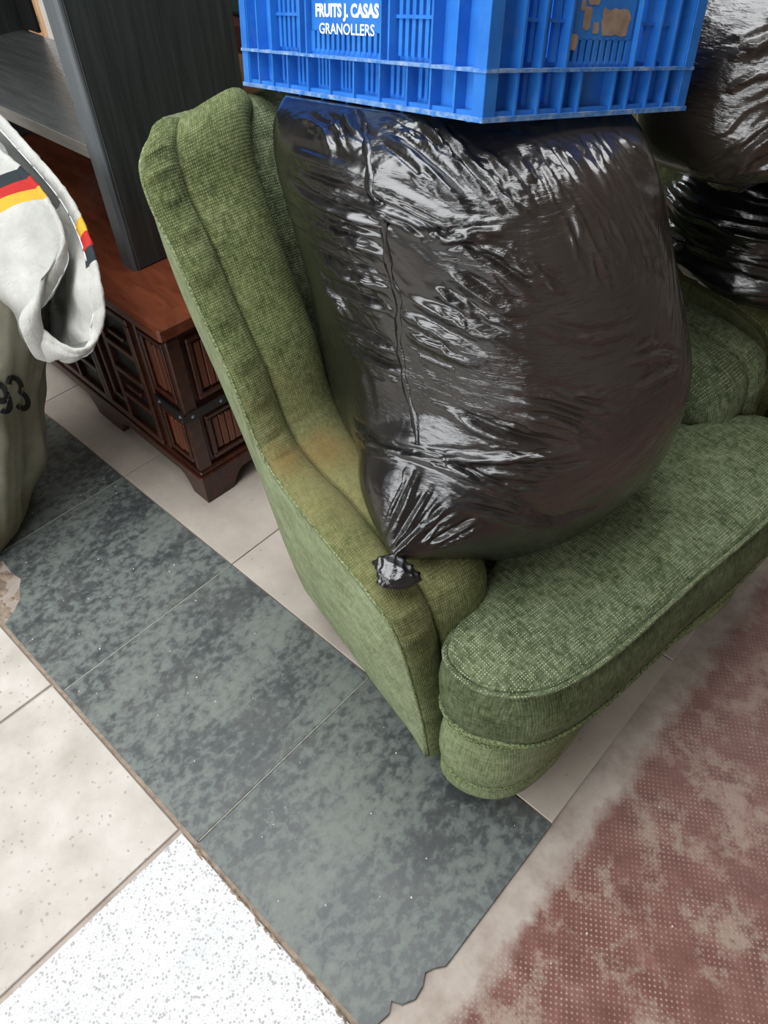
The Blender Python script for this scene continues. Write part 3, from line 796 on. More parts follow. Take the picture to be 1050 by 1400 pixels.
def make_main_bag():
    P = ring_blob(BAG_KEYS, 760, 420, 2.25)
    A = np.array((-.20, .125, .56)); Tp = np.array((-.212, -.022, .572))
    d = np.linalg.norm(P - A, axis=2); P = P + (np.clip(1 - d / .19, 0, 1) ** 1.25)[..., None] * (Tp - A)
    A = np.array((-.30, .09, .63)); Tp = np.array((-.318, .035, .62))
    d = np.linalg.norm(P - A, axis=2); P = P + (np.clip(1 - d / .17, 0, 1) ** 1.25)[..., None] * (Tp - A)
    N = normals(P)
    rr = random.Random(5)
    H = np.zeros(P.shape[:2])
    for i, pth in enumerate(FOLDS):
        pth = spline(pth, 9)
        left = 1.35 if pth[:, 1].mean() < .15 and pth[:, 2].mean() > .7 else 1.0
        fold(P, N, H, pth, (.0058 + .0032 * rr.random()) * left, (.0036 + .0022 * rr.random()) * left)
        ab = pth[-1] - pth[0]; side = np.cross(ab, pth.mean(0) - np.array((-.38, .32, .72))); side /= np.linalg.norm(side) + 1e-9
        for k in range(5):      # finer companions running beside each fold
            off = side * rr.uniform(-.020, .020)
            a0 = rr.randint(0, 4); b0 = rr.randint(6, 9)
            fold(P, N, H, snap(P, (pth + off)[a0:b0]), .0032 + .0022 * rr.random(), .0010 + .0014 * rr.random())
    # soft bulges of the contents and broad drapery
    H += .012 * vnoise(P * 5.0, 3) + .0015 * vnoise(P * 15.0, 4)
    q = P @ np.array([[.8, .3, -.5], [.2, .8, .55], [.56, -.5, .66]]).T
    zone = np.clip(vnoise(P * 8.0, 19) + .2, 0, 1)
    H += .0016 * zone * (1 - 2 * np.abs(vnoise(q * np.array((10, 10, 75)), 9)))
    H += .0006 * zone * (1 - 2 * np.abs(vnoise(q * np.array((25, 25, 160)), 12)))
    edge = np.clip((P[..., 2] - .452) / .03, 0, 1)
    P = P + N * (H * edge)[..., None]
    # pressed flat by the crate standing on it
    dist = (P - CR_P) @ CR_N + .004
    P = P - np.clip(dist, 0, None)[..., None] * CR_N
    # keep off the seat
    P[..., 2] = np.maximum(P[..., 2], .447)
    return P, N
P, N = make_main_bag()
base = np.array((-.36, .33, .447))
root = empty('garbage_bag', chair_to_world(*base), CA)
tag(root, 'large bulging black plastic garbage bag on the armchair seat under the blue crate', 'garbage bag', 'black garbage bags')
film = cap(P - base, MAT['bag'], 'plastic_film', root)
bvh = BVHTree.FromPolygons([v.co for v in film.data.vertices], [p.vertices for p in film.data.polygons])
sp = spline(np.array(SEAM) - base, 70)
vs_, fs_ = [], []
for i, p in enumerate(sp):
    loc, nor, _, _ = bvh.find_nearest(Vector(p))
    t = Vector(sp[min(i + 1, 69)] - sp[max(i - 1, 0)]).normalized(); side = nor.cross(t).normalized()
    w = .0045 + .0015 * math.sin(i * .9)
    vs_ += [loc + side * w + nor * .0004, loc + side * w * .5 + nor * .0016, loc - side * w + nor * .0010, loc - side * w * 1.1 + nor * .0002]
for i in range(69):
    for k in range(3): fs_.append((i * 4 + k, i * 4 + k + 1, i * 4 + 5 + k, i * 4 + 4 + k))
mesh_obj('side_seam', vs_, fs_, MAT['bag_black'], root, True)
# crumpled corner tip drooping over the arm
tb = np.array((-.222, -.020, .574)) - base
rows = []
for i in range(26):
    t = i / 25.0
    c = tb + np.array((.046 * t, -.010 * t, -.003 - .012 * t * t))
    w = .023 * (.85 + .45 * t) * (1 if t < .85 else 1 - (t - .85) * 5) + .002
    row = []
    for a in np.linspace(0, 2 * math.pi, 44, endpoint=False):
        d = np.array((.42 * math.cos(a), .85 * math.cos(a), .42 * math.sin(a) * (1.0 - t * .45)))
        cr = .10 * (1 - 2 * abs(math.sin(a * 3 + t * 4.0))) + .07 * (1 - 2 * abs(math.sin(a * 5 - t * 7.0 + 1)))
        row.append(c + d * w * (1 + cr))
    rows.append(row)
cap(np.array(rows), MAT['bag_black'], 'knotted_corner', root)

def generic_bag(keys, seed, mat, label, strokes, fan=None):
    P = ring_blob(keys, 420, 240, 2.3); N = normals(P)
    H = .020 * vnoise(P * 5.0, seed) + .004 * vnoise(P * 14.0, seed + 1)
    rr = random.Random(seed)
    P0 = P.copy()
    for k in range(strokes):
        big = k < strokes * .35
        if fan is not None:       # creases radiating from the gathered neck
            th = rr.uniform(0, 2 * math.pi); r0 = rr.uniform(.01, .10); r1 = r0 + rr.uniform(.10, .32)
            dirv = np.array((rr.uniform(-.3, 1), rr.uniform(-1, 1), rr.uniform(-1, .6))); dirv /= np.linalg.norm(dirv)
            path = [np.array(fan) + dirv * r for r in np.linspace(r0, r1, 7)]
        else:                     # creases running sideways round the bag
            i = rr.randint(30, 215); j = rr.randint(0, 420); n = rr.randint(30, 110); sl = rr.uniform(-.14, .14)
            path = [P0[int(np.clip(i + sl * s, 5, 234)), (j + int(s)) % 420] for s in np.linspace(0, n, 7)]
        path = snap(P0, path)
        fold(P0, N, H, path, rr.uniform(.008, .016) if big else rr.uniform(.004, .008), rr.uniform(.006, .011) if big else rr.uniform(.002, .004))
    P = P + N * H[..., None]
    zmin = min(k[0] for k in keys)
    P[..., 2] = np.maximum(P[..., 2], zmin)
    b = np.array((np.mean([k[1] + k[2] for k in keys]) / 2, np.mean([k[3] + k[4] for k in keys]) / 2, zmin))
    root = empty('garbage_bag', chair_to_world(*b), CA)
    tag(root, label, 'garbage bag', 'black garbage bags')
    cap(P - b, mat, 'plastic_film', root)
    return root
generic_bag([(.462, -.20, -.52, 1.15, 1.55), (.475, -.12, -.52, 1.07, 1.64), (.54, -.07, -.54, 1.00, 1.70), (.60, -.06, -.55, .88, 1.72), (.66, -.07, -.55, .82, 1.72), (.72, -.09, -.55, .80, 1.70), (.77, -.13, -.54, .83, 1.66), (.80, -.20, -.52, .93, 1.58), (.815, -.30, -.45, 1.2, 1.45)],
            21, MAT['bag_black'], 'shiny jet black garbage bag at the right edge, under the browner bag', 230)
generic_bag([(.818, -.22, -.52, 1.00, 1.50), (.83, -.14, -.55, .76, 1.64), (.88, -.10, -.56, .66, 1.72), (.96, -.09, -.57, .635, 1.75), (1.06, -.09, -.58, .66, 1.72), (1.15, -.14, -.58, .80, 1.62), (1.21, -.24, -.56, 1.05, 1.48), (1.225, -.33, -.50, 1.2, 1.36)],
            33, MAT['bag_brown'], 'brownish black garbage bag at the top right corner, topmost of two stacked bags', 260, (-.20, .80, 1.06))

# ------------------------------------------------------------------ fruit crate
crate = empty('plastic_crate')
crate.matrix_world = Matrix(((E2[0], E1[0], E3[0], CRATE_C[0]), (E2[1], E1[1], E3[1], CRATE_C[1]), (E2[2], E1[2], E3[2], CRATE_C[2]), (0, 0, 0, 1)))
tag(crate, 'blue plastic fruit crate with white lettering, tilted on top of the bag and armchair', 'crate')
CW, CL, CH = .355, .53, .27
CM, CE = MAT['crate'], MAT['crate_edge']
mb = MB().box(.004, CW - .004, .004, CL - .004, .003, .008)
for i in range(9): mb.box(.01, CW - .01, .03 + i * .0585, .036 + i * .0585, -.004, .003)
mb.build('floor_panel', CM, crate)
def crate_side(ax, length, ribs_top, ribs_low, grilles, panel, low_slots, mirror):
    """one side wall in (s along the wall, d depth from outside, z); ax maps to crate axes"""
    def bx(mb, s0, s1, d0, d1, z0, z1):
        if ax == 'L': x0, x1, y0, y1 = d0, d1, s0, s1
        else: x0, x1, y0, y1 = s0, s1, d0, d1
        if mirror:
            if ax == 'L': x0, x1 = CW - x1, CW - x0
            else: y0, y1 = CL - y1, CL - y0
        mb.box(x0, x1, y0, y1, z0, z1)
    D = .017; TH = .0025
    mb = MB()
    # recessed wall sheet, cut round the grilles and slots
    edges = [0.002] + sorted(sum([[a, b] for a, b, n in grilles], [])) + [length - .002]
    cur = .002
    for a, b, n in sorted(grilles):
        bx(mb, cur, a, D, D + TH, .047, CH - .012); cur = b
        bx(mb, a, b, D, D + TH, .047, .056)
    bx(mb, cur, length - .002, D, D + TH, .047, CH - .012)
    cur = .002
    for a, b, n in sorted(low_slots):
        bx(mb, cur, a, D, D + TH, .003, .045); cur = b
        bx(mb, a, b, D, D + TH, .003, .014); bx(mb, a, b, D, D + TH, .040, .045)
    bx(mb, cur, length - .002, D, D + TH, .003, .045)
    wall = mb.build('side_wall', CM, crate)
    # raised printed panel with comb slots under it
    p0, p1 = panel
    mb = MB(); bx(mb, p0, p1, .0075, .0105, .073, CH - .012)
    bx(mb, p0, p0 + .003, .0075, D, .05, CH - .012); bx(mb, p1 - .003, p1, .0075, D, .05, CH - .012)
    mb.build('sign_panel', CM, wall)
    mb = MB(); n = int(round((p1 - p0) / .0115))
    for i in range(n):
        s = p0 + (p1 - p0) * (i + .5) / n
        bx(mb, s - .0032, s + .0032, .0075, .0135, .050, .074)
    bx(mb, p0, p1, .0085, .0115, .047, .053)
    mb.build('comb_bars', CM, wall)
    for a, b, n in grilles:
        mb = MB()
        for i in range(n):
            s = a + (b - a) * (i + .5) / n; w = (b - a) / n * .27
            bx(mb, s - w, s + w, .011, .0165, .052, CH - .012)
        for z in (.088, .135, .182, .229): bx(mb, a - .002, b + .002, .0095, .0150, z, z + .0035)
        mb.build('grille', CM, wall)
    mb = MB()
    for a, b, n in low_slots:
        for i in range(n):
            s = a + (b - a) * (i + .5) / n; w = (b - a) / n * .26
            bx(mb, s - w, s + w, .0135, D + TH, .012, .042)
    tag(mb.build('slot_bars', CM, wall), kind='stuff')
    for s in ribs_top:
        mb = MB(); bx(mb, s - .0016, s + .0016, .0005, D + .001, .046, CH - .010); mb.build('rib', CM, wall)
    for s in ribs_low:
        mb = MB(); bx(mb, s - .0015, s + .0015, .0008, D + .001, .002, .0445); mb.build('rib', CM, wall)
    mb = MB(); bx(mb, -.0005, length + .0005, -.001, D + .002, .0435, .0470); mb.build('rail', CE, wall)
    mb = MB(); bx(mb, -.001, length + .001, -.0015, D + .006, -.0015, .0035); mb.build('rail', CE, wall)
    mb = MB(); bx(mb, -.001, length + .001, -.0015, D + .006, CH - .013, CH); mb.build('rim', CM, wall)
    return wall
rt = [.0018, .050, .090, .167, .183, .347, .363, .440, .480, CL - .0018]
rl = [.0018, .048, .089, .131, .184, .238, .292, .346, .399, .441, .482, CL - .0018]
gl = [(.093, .164, 6), (.366, .437, 6)]
ls = [(.094, .127, 3), (.136, .18, 4), (.19, .232, 4), (.244, .286, 5), (.298, .341, 5), (.352, .394, 4), (.404, .437, 3)]
rtw = [.0018, .050, .080, .119, .236, .275, .305, CW - .0018]
rlw = [.0018, .048, .082, .120, .148, .207, .235, .273, .307, CW - .0018]
glw = [(.054, .077, 2), (.084, .116, 2), (.239, .271, 2), (.278, .301, 2)]
lsw = [(.053, .077, 2), (.088, .114, 2), (.241, .267, 2), (.278, .302, 2)]
wall_long = crate_side('L', CL, rt, rl, gl, (.185, .345), ls, False)
crate_side('L', CL, rt, rl, gl, (.185, .345), ls, True)
wall_short = crate_side('W', CW, rtw, rlw, glw, (.122, .233), lsw, False)
crate_side('W', CW, rtw, rlw, glw, (.122, .233), lsw, True)
def text_verts(body, size, xscale=1.0, bold=0.0):
    cu = bpy.data.curves.new('lettering', 'FONT'); cu.body = body; cu.size = size; cu.align_x = 'CENTER'; cu.align_y = 'CENTER'; cu.offset = bold; cu.resolution_u = 3
    o = bpy.data.objects.new('lettering_source', cu); COL.objects.link(o)
    bpy.context.view_layer.update()
    me = bpy.data.meshes.new_from_object(o.evaluated_get(bpy.context.evaluated_depsgraph_get()))
    v = [(p.co.x * xscale, p.co.y) for p in me.vertices]; f = [tuple(p.vertices) for p in me.polygons]
    bpy.data.objects.remove(o); bpy.data.meshes.remove(me); bpy.data.curves.remove(cu)
    return v, f
def crate_text(body, s_mid, z_mid, width, height, bold):
    v, f = text_verts(body, .02, 1.0, bold)
    xs = [p[0] for p in v]; ys = [p[1] for p in v]
    kx = width / (max(xs) - min(xs)); ky = height / (max(ys) - min(ys)); mx = (max(xs) + min(xs)) / 2; my = (max(ys) + min(ys)) / 2
    # seen from outside (-X) the reader's right is -Y
    vv = [(.0071, s_mid - (p[0] - mx) * kx, z_mid + (p[1] - my) * ky) for p in v]
    o = mesh_obj('lettering', vv, f, MAT['print'], wall_long); o['label'] = 'white printed lettering'
    return o
crate_text('FRUITS J. CASAS', .264, .0925, .137, .0185, .0009)
crate_text('GRANOLLERS', .264, .0755, .121, .0118, .0003)
# torn remains of a brown paper label on the short side
rr = random.Random(11)
def torn(cx, cz, w, h, n=22):
    pts = []
    for i in range(n):
        a = 2 * math.pi * i / n; c, s = math.cos(a), math.sin(a)
        e = 1 / max(abs(c), abs(s)) ** .85
        pts.append((cx + c * e * w * (.85 + .2 * rr.random()), cz + s * e * h * (.82 + .25 * rr.random())))
    m = MB(); m.add([(x, .0071, z) for x, z in pts] + [(cx, .0070, cz)], [((i + 1) % n, i, n) for i in range(n)])
    o = m.build('torn_label', MAT['paper'], wall_short); return o
torn(.198, .090, .026, .013); torn(.131, .071, .008, .008); torn(.150, .093, .007, .011); torn(.157, .110, .010, .005); torn(.1405, .104, .004, .005); torn(.166, .084, .005, .006)

# ------------------------------------------------------------------ carved cabinet
cab = empty('cabinet', (.250, .540, 0), math.radians(-2))
tag(cab, 'low dark walnut cabinet with raised panels, iron corner strap and bracket feet', 'cabinet')
CX, CD = -1.42, .44        # left end, depth (front at y=0, right side at x=0)
WD, WP = MAT['cabinet'], MAT['cabinet_panel']
MB().bbox(CX + .014, -.014, .014, CD - .01, .095, .488, .003).build('body', WD, cab)
top = MB().bbox(CX - .01, .010, -.012, CD + .005, .488, .520, .005).build('top', MAT['cabinet_top'], cab)
MB().bbox(CX + .004, -.004, .004, CD, .476, .489, .004).build('cornice', WD, cab)
def bracket(x0, x1, y0, y1, axis):
    """plinth board with an arched cut-out, length along axis"""
    a0, a1 = (x0, x1) if axis == 'x' else (y0, y1)
    L = a1 - a0; f = min(.085, L * .25)
    pts = [(a0, 0), (a0 + f * .75, 0)]
    for i in range(9):
        t = i / 8; pts.append((a0 + f * .75 + .045 * t, .052 * math.sin(t * math.pi / 2) ** .8))
    for i in range(9):
        t = 1 - i / 8; pts.append((a1 - f * .75 - .045 * t, .052 * math.sin(t * math.pi / 2) ** .8))
    pts += [(a1 - f * .75, 0), (a1, 0), (a1, .085), (a0, .085)]
    m = MB(); n = len(pts)
    if axis == 'x': v = [(p, y0, z) for p, z in pts] + [(p, y1, z) for p, z in pts]
    else: v = [(x1, p, z) for p, z in pts] + [(x0, p, z) for p, z in pts]
    m.add(v, [tuple(range(n)), tuple(range(2 * n - 1, n - 1, -1))] + [(i, n + i, n + (i + 1) % n, (i + 1) % n) for i in range(n)])
    return m
bracket(CX, -.47, .0, .018, 'x').build('plinth', WD, cab)
bracket(-.47, .0, .0, .018, 'x').build('plinth', WD, cab)
bracket(-.018, .0, .018, CD, 'y').build('plinth', WD, cab)
mb = MB().bbox(CX - .002, .006, -.006, CD, .083, .092, .003).bbox(CX + .004, .000, .0, CD, .092, .103, .004)
mb.build('base_moulding', WD, cab)
def raised_panel(o0, o1, z0, z1, face):
    """moulded frame with a fluted raised field, on the front ('f') or right side ('s')"""
    def put(m, a0, a1, d0, d1, zz0, zz1, b=.002):
        if face == 'f': m.bbox(a0, a1, -d1 + .014, -d0 + .014, zz0, zz1, b)
        else: m.bbox(d0 - .014, d1 - .014, a0, a1, zz0, zz1, b)
    m = MB(); w = .012
    put(m, o0, o1, .0, .010, z0, z0 + w); put(m, o0, o1, .0, .010, z1 - w, z1); put(m, o0, o0 + w, .0, .010, z0 + w, z1 - w); put(m, o1 - w, o1, .0, .010, z0 + w, z1 - w)
    fr = m.build('panel_frame', WD, cab)
    a0, a1 = o0 + w + .006, o1 - w - .006
    n = max(3, int((a1 - a0) / .017))
    for i in range(n):
        m = MB(); s0 = a0 + (a1 - a0) * i / n; s1 = a0 + (a1 - a0) * (i + 1) / n
        hh = .004 + .004 * math.sin(math.pi * (i + .5) / n)
        put(m, s0 + .0006, s1 - .0006, .0, hh, z0 + w + .007, z1 - w - .007, .0025)
        m.build('panel_strip', WP, fr)
# right side: two by two panels
for y0, y1 in ((.052, .196), (.24, .384)):
    raised_panel(y0, y1, .118, .250, 's'); raised_panel(y0, y1, .300, .462, 's')
# corner post, front pilaster
MB().bbox(-.022, -.004, .004, .040, .103, .476, .003).build('corner_post', WD, cab)
raised_panel(-.122, -.028, .118, .250, 'f'); raised_panel(-.122, -.028, .300, .462, 'f')
MB().bbox(-.150, -.130, .004, .02, .103, .476, .003).build('door_stile', WD, cab)
# iron strap round the corner
st = MB().box(-.125, .0, -.0005, .004, .262, .284).box(-.004, .0005, -.0005, .20, .262, .284)
strap = st.build('iron_strap', MAT['iron'], cab)
for (x, y) in ((-.105, None), (-.02, None), (None, .02), (None, .10)):
    m = MB(); c = Vector((x, -.0008, .273)) if y is None else Vector((.0008, y, .273))
    n = 6
    u = Vector((1, 0, 0)) if y is None else Vector((0, 1, 0)); o = Vector((0, -1, 0)) if y is None else Vector((1, 0, 0))
    ring = [c + u * math.cos(a * math.pi / 3) * .005 + Vector((0, 0, 1)) * math.sin(a * math.pi / 3) * .005 for a in range(n)]
    m.add(ring + [c + o * .004], [(i, (i + 1) % n, n) for i in range(n)]); m.build('rivet', MAT['shelf_edge'], strap)
# openwork lattice door beside the pilaster, plain boards further left
door = MB().box(-.66, -.15, .0085, .0135, .106, .474).build('lattice_door', MAT['iron'], cab)  # black sheet behind the bars stands in for the shaded recess
def slat(a0, a1, z0, z1): MB().bbox(a0, a1, -.004, .012, z0, z1, .002).build('lattice_bar', WD, door)
slat(-.66, -.15, .106, .124); slat(-.66, -.15, .456, .474)
for cx0 in (-.405, -.66):
    slat(cx0, cx0 + .018, .124, .456); slat(cx0 + .237, cx0 + .255, .124, .456)
    slat(cx0 + .10, cx0 + .115, .124, .456)
    for z in (.195, .275, .355):
        slat(cx0 + .115, cx0 + .237, z, z + .015)
    for z in (.235, .395): slat(cx0 + .145, cx0 + .21, z, z + .012)
    slat(cx0 + .048, cx0 + .062, .165, .42); slat(cx0 + .062, cx0 + .10, .165, .178); slat(cx0 + .018, cx0 + .048, .407, .42)
for x0, x1 in ((-1.40, -1.17), (-1.165, -.93), (-.925, -.675)):
    MB().bbox(x0, x1, .0, .014, .110, .470, .004).build('front_board', WP, cab)

# ------------------------------------------------------------------ shelf unit standing on the cabinet
shelf = empty('shelf_unit', (.025, .640, .520))
tag(shelf, 'charcoal grey wood shelf unit standing on the dark cabinet', 'shelf unit')
SH = 1.0
MB().bbox(-.058, .0, .004, .375, .0, SH, .003).build('side_panel', MAT['shelf'], shelf)
m = MB()
m.prism([(-.062, .006), (-.055, .0), (-.012, -.002), (-.004, .002), (.0005, .010), (-.06, .012)], 0, SH)
m.build('edge_band', MAT['shelf_edge'], shelf)
MB().box(-.066, -.0565, .006, .03, 0, SH).build('edge_lip', MAT['shelf_edge'], shelf)
MB().bbox(-1.02, -.962, .0, .375, .0, SH, .003).build('side_panel', MAT['shelf'], shelf)
for z in (.232, .66):
    b = MB().bbox(-.962, -.058, .004, .36, z, z + .026, .001).build('shelf_board', MAT['shelf_board'], shelf)
    MB().box(-.962, -.058, .001, .0045, z + .0005, z + .0255).build('edge_band', MAT['shelf_board_edge'], b)
MB().box(-.962, -.882, .362, .372, .26, SH).build('shaded_back_panel', MAT['shaded_board'], shelf)
MB().box(-.962, -.058, .362, .372, .0, .232).build('shaded_back_panel', MAT['cavity_shade'], shelf)  # added sheet, darkness of the cavity put into its colour
MB().box(-1.02, .0, .0, .375, SH, SH + .025).build('top_board', MAT['shelf'], shelf)

# ------------------------------------------------------------------ things glimpsed behind
fr = empty('door_leaf', (-2.25, 1.62, 0))
tag(fr, 'pale wooden door leaf with a white panel glimpsed through the shelf unit', 'door')
LW = wood('pale_pine', lin(196, 152, 108), lin(220, 180, 136), .5, 1.0, (10, 10, 1))
MB().bbox(.0, .135, .0, .045, .0, 2.0, .003).build('frame_post', LW, fr)
MB().bbox(.135, .85, .012, .035, .1, 1.95, .002).build('panel', m_simple('white_paint', lin(232, 232, 226), .5, .04), fr)
MB().bbox(.85, .95, .0, .045, .0, 2.0, .003).build('frame_post', LW, fr)
MB().bbox(.09, .12, -.006, .0, .50, .53, .002).build('hinge', MAT['paper'], fr)
bx = empty('wooden_chest', (-.40, 1.25, 0))
tag(bx, 'tan wooden chest with a dark red-brown lid rail between the shelf unit and the crate', 'chest')
TN = wood('tan_wood', lin(120, 88, 60), lin(146, 112, 78), .5, 1.0, (1, 12, 12))
DR = wood('oxblood_wood', lin(44, 14, 10), lin(66, 24, 18), .4)
MB().bbox(.0, .62, .0, .42, .04, .775, .004).build('body', TN, bx)
MB().bbox(-.01, .63, -.012, .43, .775, .845, .006).build('lid_rail', DR, bx)
for x in (.02, .56): MB().bbox(x, x + .04, .02, .06, 0, .04, .002).build('foot', DR, bx)
MB().bbox(.03, .60, .03, .39, .845, .90, .01).build('dark_green_pad', m_simple('dark_green_cloth', lin(22, 44, 36), .9), bx)

# ------------------------------------------------------------------ canvas mail sack
def m_canvas():
    M = Mat('white_canvas', .8, .25)
    o = M.coord('Object'); n = M.noise(o, 9, 5, .6)
    col = M.ramp(n, [(.3, lin(168, 168, 162)), (.7, lin(204, 204, 200))])
    g = M.ramp(M.noise(M.coord('Object', loc=(3, 3, 1)), 5, 4, .65), [(.45, 0.0), (.75, .5)])
    col = M.mix(g, col, lin(140, 138, 126))
    uv = M.sep(M.coord('UV'))
    slant = M.math('SUBTRACT', uv[0], M.math('MULTIPLY', M.math('SUBTRACT', 1.0, uv[1]), .34))
    def bandc(u0, u1, c, col):
        far = u0 < .5
        q = uv[0] if far else slant
        a = M.math('GREATER_THAN', q, u0); b = M.math('LESS_THAN', q, u1); t = M.math('GREATER_THAN', uv[1], .93 if far else .30)
        return M.mix(M.math('MULTIPLY', M.math('MULTIPLY', a, b), t), col, c)
    for base_u, sgn in ((STRIPE_A, -1), (STRIPE_B, -1)):
        for k, c in enumerate((lin(44, 50, 54), lin(176, 44, 40), lin(206, 160, 52))):
            w = STRIPE_W
            u0 = base_u + sgn * k * w; col = bandc(min(u0, u0 + sgn * w), max(u0, u0 + sgn * w), c, col)
    M.color(col)
    M.bump(M.math('ADD', M.noise(o, 500, 2), M.math('MULTIPLY', M.noise(M.coord('Object', (1, 1, .5), rot=(.6, .4, 0)), 26, 4, .6, .8), 9)), .0012, .6); return M.m
def m_shaded_canvas():  # sack body's shadow put into its canvas colour; browner towards the bottom
    M = Mat('shaded_canvas', .85, .2)
    o = M.coord('Object'); n = M.noise(o, 8, 5, .6); s = M.sep(o)
    col = M.ramp(n, [(.3, lin(120, 118, 102)), (.7, lin(156, 154, 138))])
    low = M.ramp(M.math('ADD', s[2], M.math('MULTIPLY', M.math('SUBTRACT', n, .5), .12)), [(.06, .75), (.16, 0.0)])
    M.color(M.mix(low, col, lin(104, 94, 72))); return M.m
# mouth loop (world): far hem from left to the right tip, then the near hem back to the left
LOOP = [(-.30, .50, .90), (-.17, .525, .865), (-.03, .525, .805), (.09, .515, .755), (.185, .485, .715), (.255, .448, .672), (.275, .425, .615), (.262, .395, .565), (.235, .365, .55),
        (.195, .342, .578), (.175, .336, .625), (.182, .392, .675), (.168, .445, .715), (.10, .472, .755), (.0, .485, .785), (-.09, .480, .810), (-.20, .455, .85), (-.30, .45, .88)]
NL = 160
loop = spline(LOOP, NL, closed=True)
def u_of(p): return float(np.argmin(np.linalg.norm(loop - np.array(p), axis=1))) / NL
STRIPE_A = u_of((-.01, .485, .787)); STRIPE_B = u_of((.236, .462, .69)); STRIPE_W = .021
CANVAS = m_canvas(); SHADED_CANVAS = m_shaded_canvas()
sack = empty('mail_sack', (-.28, .02, 0))
tag(sack, 'white canvas mail sack with black, red and gold stripes, slumped against the cabinet', 'sack')
SO = np.array((-.28, .02, 0))
lc = loop.mean(0)
# rings below the mouth: bulging flap that hangs over the standing body
FALL = [((-.30, .50, .90), (.0, -.10, -.40)), ((-.03, .525, .805), (-.10, -.10, -.32)), ((.09, .515, .755), (-.12, -.12, -.28)), ((.255, .448, .672), (-.10, -.09, -.17)), ((.275, .425, .615), (-.07, -.05, -.08)), ((.235, .365, .55), (-.05, -.02, -.030)),
        ((.175, .336, .625), (-.02, -.015, -.105)), ((.182, .392, .675), (-.015, -.055, -.165)), ((.168, .445, .715), (.0, -.10, -.205)), ((.10, .472, .755), (.02, -.14, -.25)), ((.0, .485, .785), (.06, -.18, -.30)), ((-.09, .480, .810), (.08, -.20, -.34)), ((-.20, .455, .85), (.04, -.24, -.38)), ((-.30, .45, .88), (.0, -.2, -.40))]
fu = np.array([u_of(p) for p, d in FALL]); fd = np.array([d for p, d in FALL]); order = np.argsort(fu)
fall = np.stack([np.interp(np.arange(NL) / NL, fu[order], fd[order, k], period=1.0) for k in range(3)], 1)
NEAR = np.clip((np.arange(NL) / NL - u_of((.235, .365, .55))) / .06, 0, 1) * np.clip((1.0 - np.arange(NL) / NL) / .06, 0, 1)
def flap_ring(t):
    bul = math.sin(math.pi * t ** .8) * NEAR * np.linalg.norm(fall, axis=1) * .30
    return loop + fall * t + np.array((.35, -.75, .25)) * bul[:, None]
ts = np.linspace(0, 1, 26)
flap = np.array([flap_ring(t) for t in ts])
fn = normals(flap)
ph = vnoise(flap * 9.0, 41) * .020 + vnoise(flap * 22.0, 42) * .008
ph *= np.clip(ts * 6, 0, 1)[:, None]
flap = flap + fn * ph[..., None]
UV = np.stack([np.repeat((np.arange(NL) / NL)[None], 26, 0), np.repeat((1 - ts * .8)[:, None], NL, 1)], 2).reshape(-1, 2)
faces = [(i * NL + j, i * NL + (j + 1) % NL, (i + 1) * NL + (j + 1) % NL, (i + 1) * NL + j) for i in range(25) for j in range(NL)]
mesh_obj('sack_top', flap.reshape(-1, 3) - SO, faces, CANVAS, sack, True, UV)
# inside of the mouth
deep = np.array((-.02, .40, .50))
ins = []
for t in np.linspace(0, 1, 14):
    ring = []
    for k in range(NL):
        p = loop[k]; inward = (lc - p) * .04
        q = p + inward * min(1, t * 4) + (deep - p) * (t ** 1.3) * .75
        q[2] = p[2] + (q[2] - p[2]) * 1.0 - .05 * t
        ring.append(q)
    ins.append(ring)
ins = np.array(ins)
faces = [(i * NL + j, (i + 1) * NL + j, (i + 1) * NL + (j + 1) % NL, i * NL + (j + 1) % NL) for i in range(13) for j in range(NL)]
mesh_obj('sack_lining', ins.reshape(-1, 3) - SO, faces, m_simple('grey_lining', lin(118, 120, 116), .9), sack, True)
# flat sewn hem round the mouth, coloured where the stripes cross it
fdir = fall / np.linalg.norm(fall, axis=1)[:, None]
tan_ = np.roll(loop, -1, 0) - np.roll(loop, 1, 0); tan_ /= np.linalg.norm(tan_, axis=1)[:, None]
fdir = fdir - tan_ * (fdir * tan_).sum(1)[:, None]; fdir /= np.linalg.norm(fdir, axis=1)[:, None]
nout = np.cross(fdir, tan_); 
seg = 12; hv = []
for k in range(NL):
    puck = .0016 * math.sin(k * 2.7) + .0010 * math.sin(k * 1.3)
    for q in range(seg):
        a = q * 2 * math.pi / seg
        hv.append(loop[k] + fdir[k] * (.011 + (.016 + .0008 * math.sin(k * 1.9)) * math.cos(a)) + nout[k] * (.0062 + puck) * math.sin(a))
hf = [(k * seg + q, ((k + 1) % NL) * seg + q, ((k + 1) % NL) * seg + (q + 1) % seg, k * seg + (q + 1) % seg) for k in range(NL) for q in range(seg)]
UVh = np.stack([np.repeat(np.arange(NL) / NL, seg), np.ones(NL * seg)], 1)
hem = mesh_obj('hem', np.array(hv) - SO, hf, CANVAS, sack, True, UVh)
for sgn in (-1, 1):
    tube('stitching', loop + fdir * .019 + nout * .0058 * sgn - SO, .0012, MAT['print'], hem, 4, True)
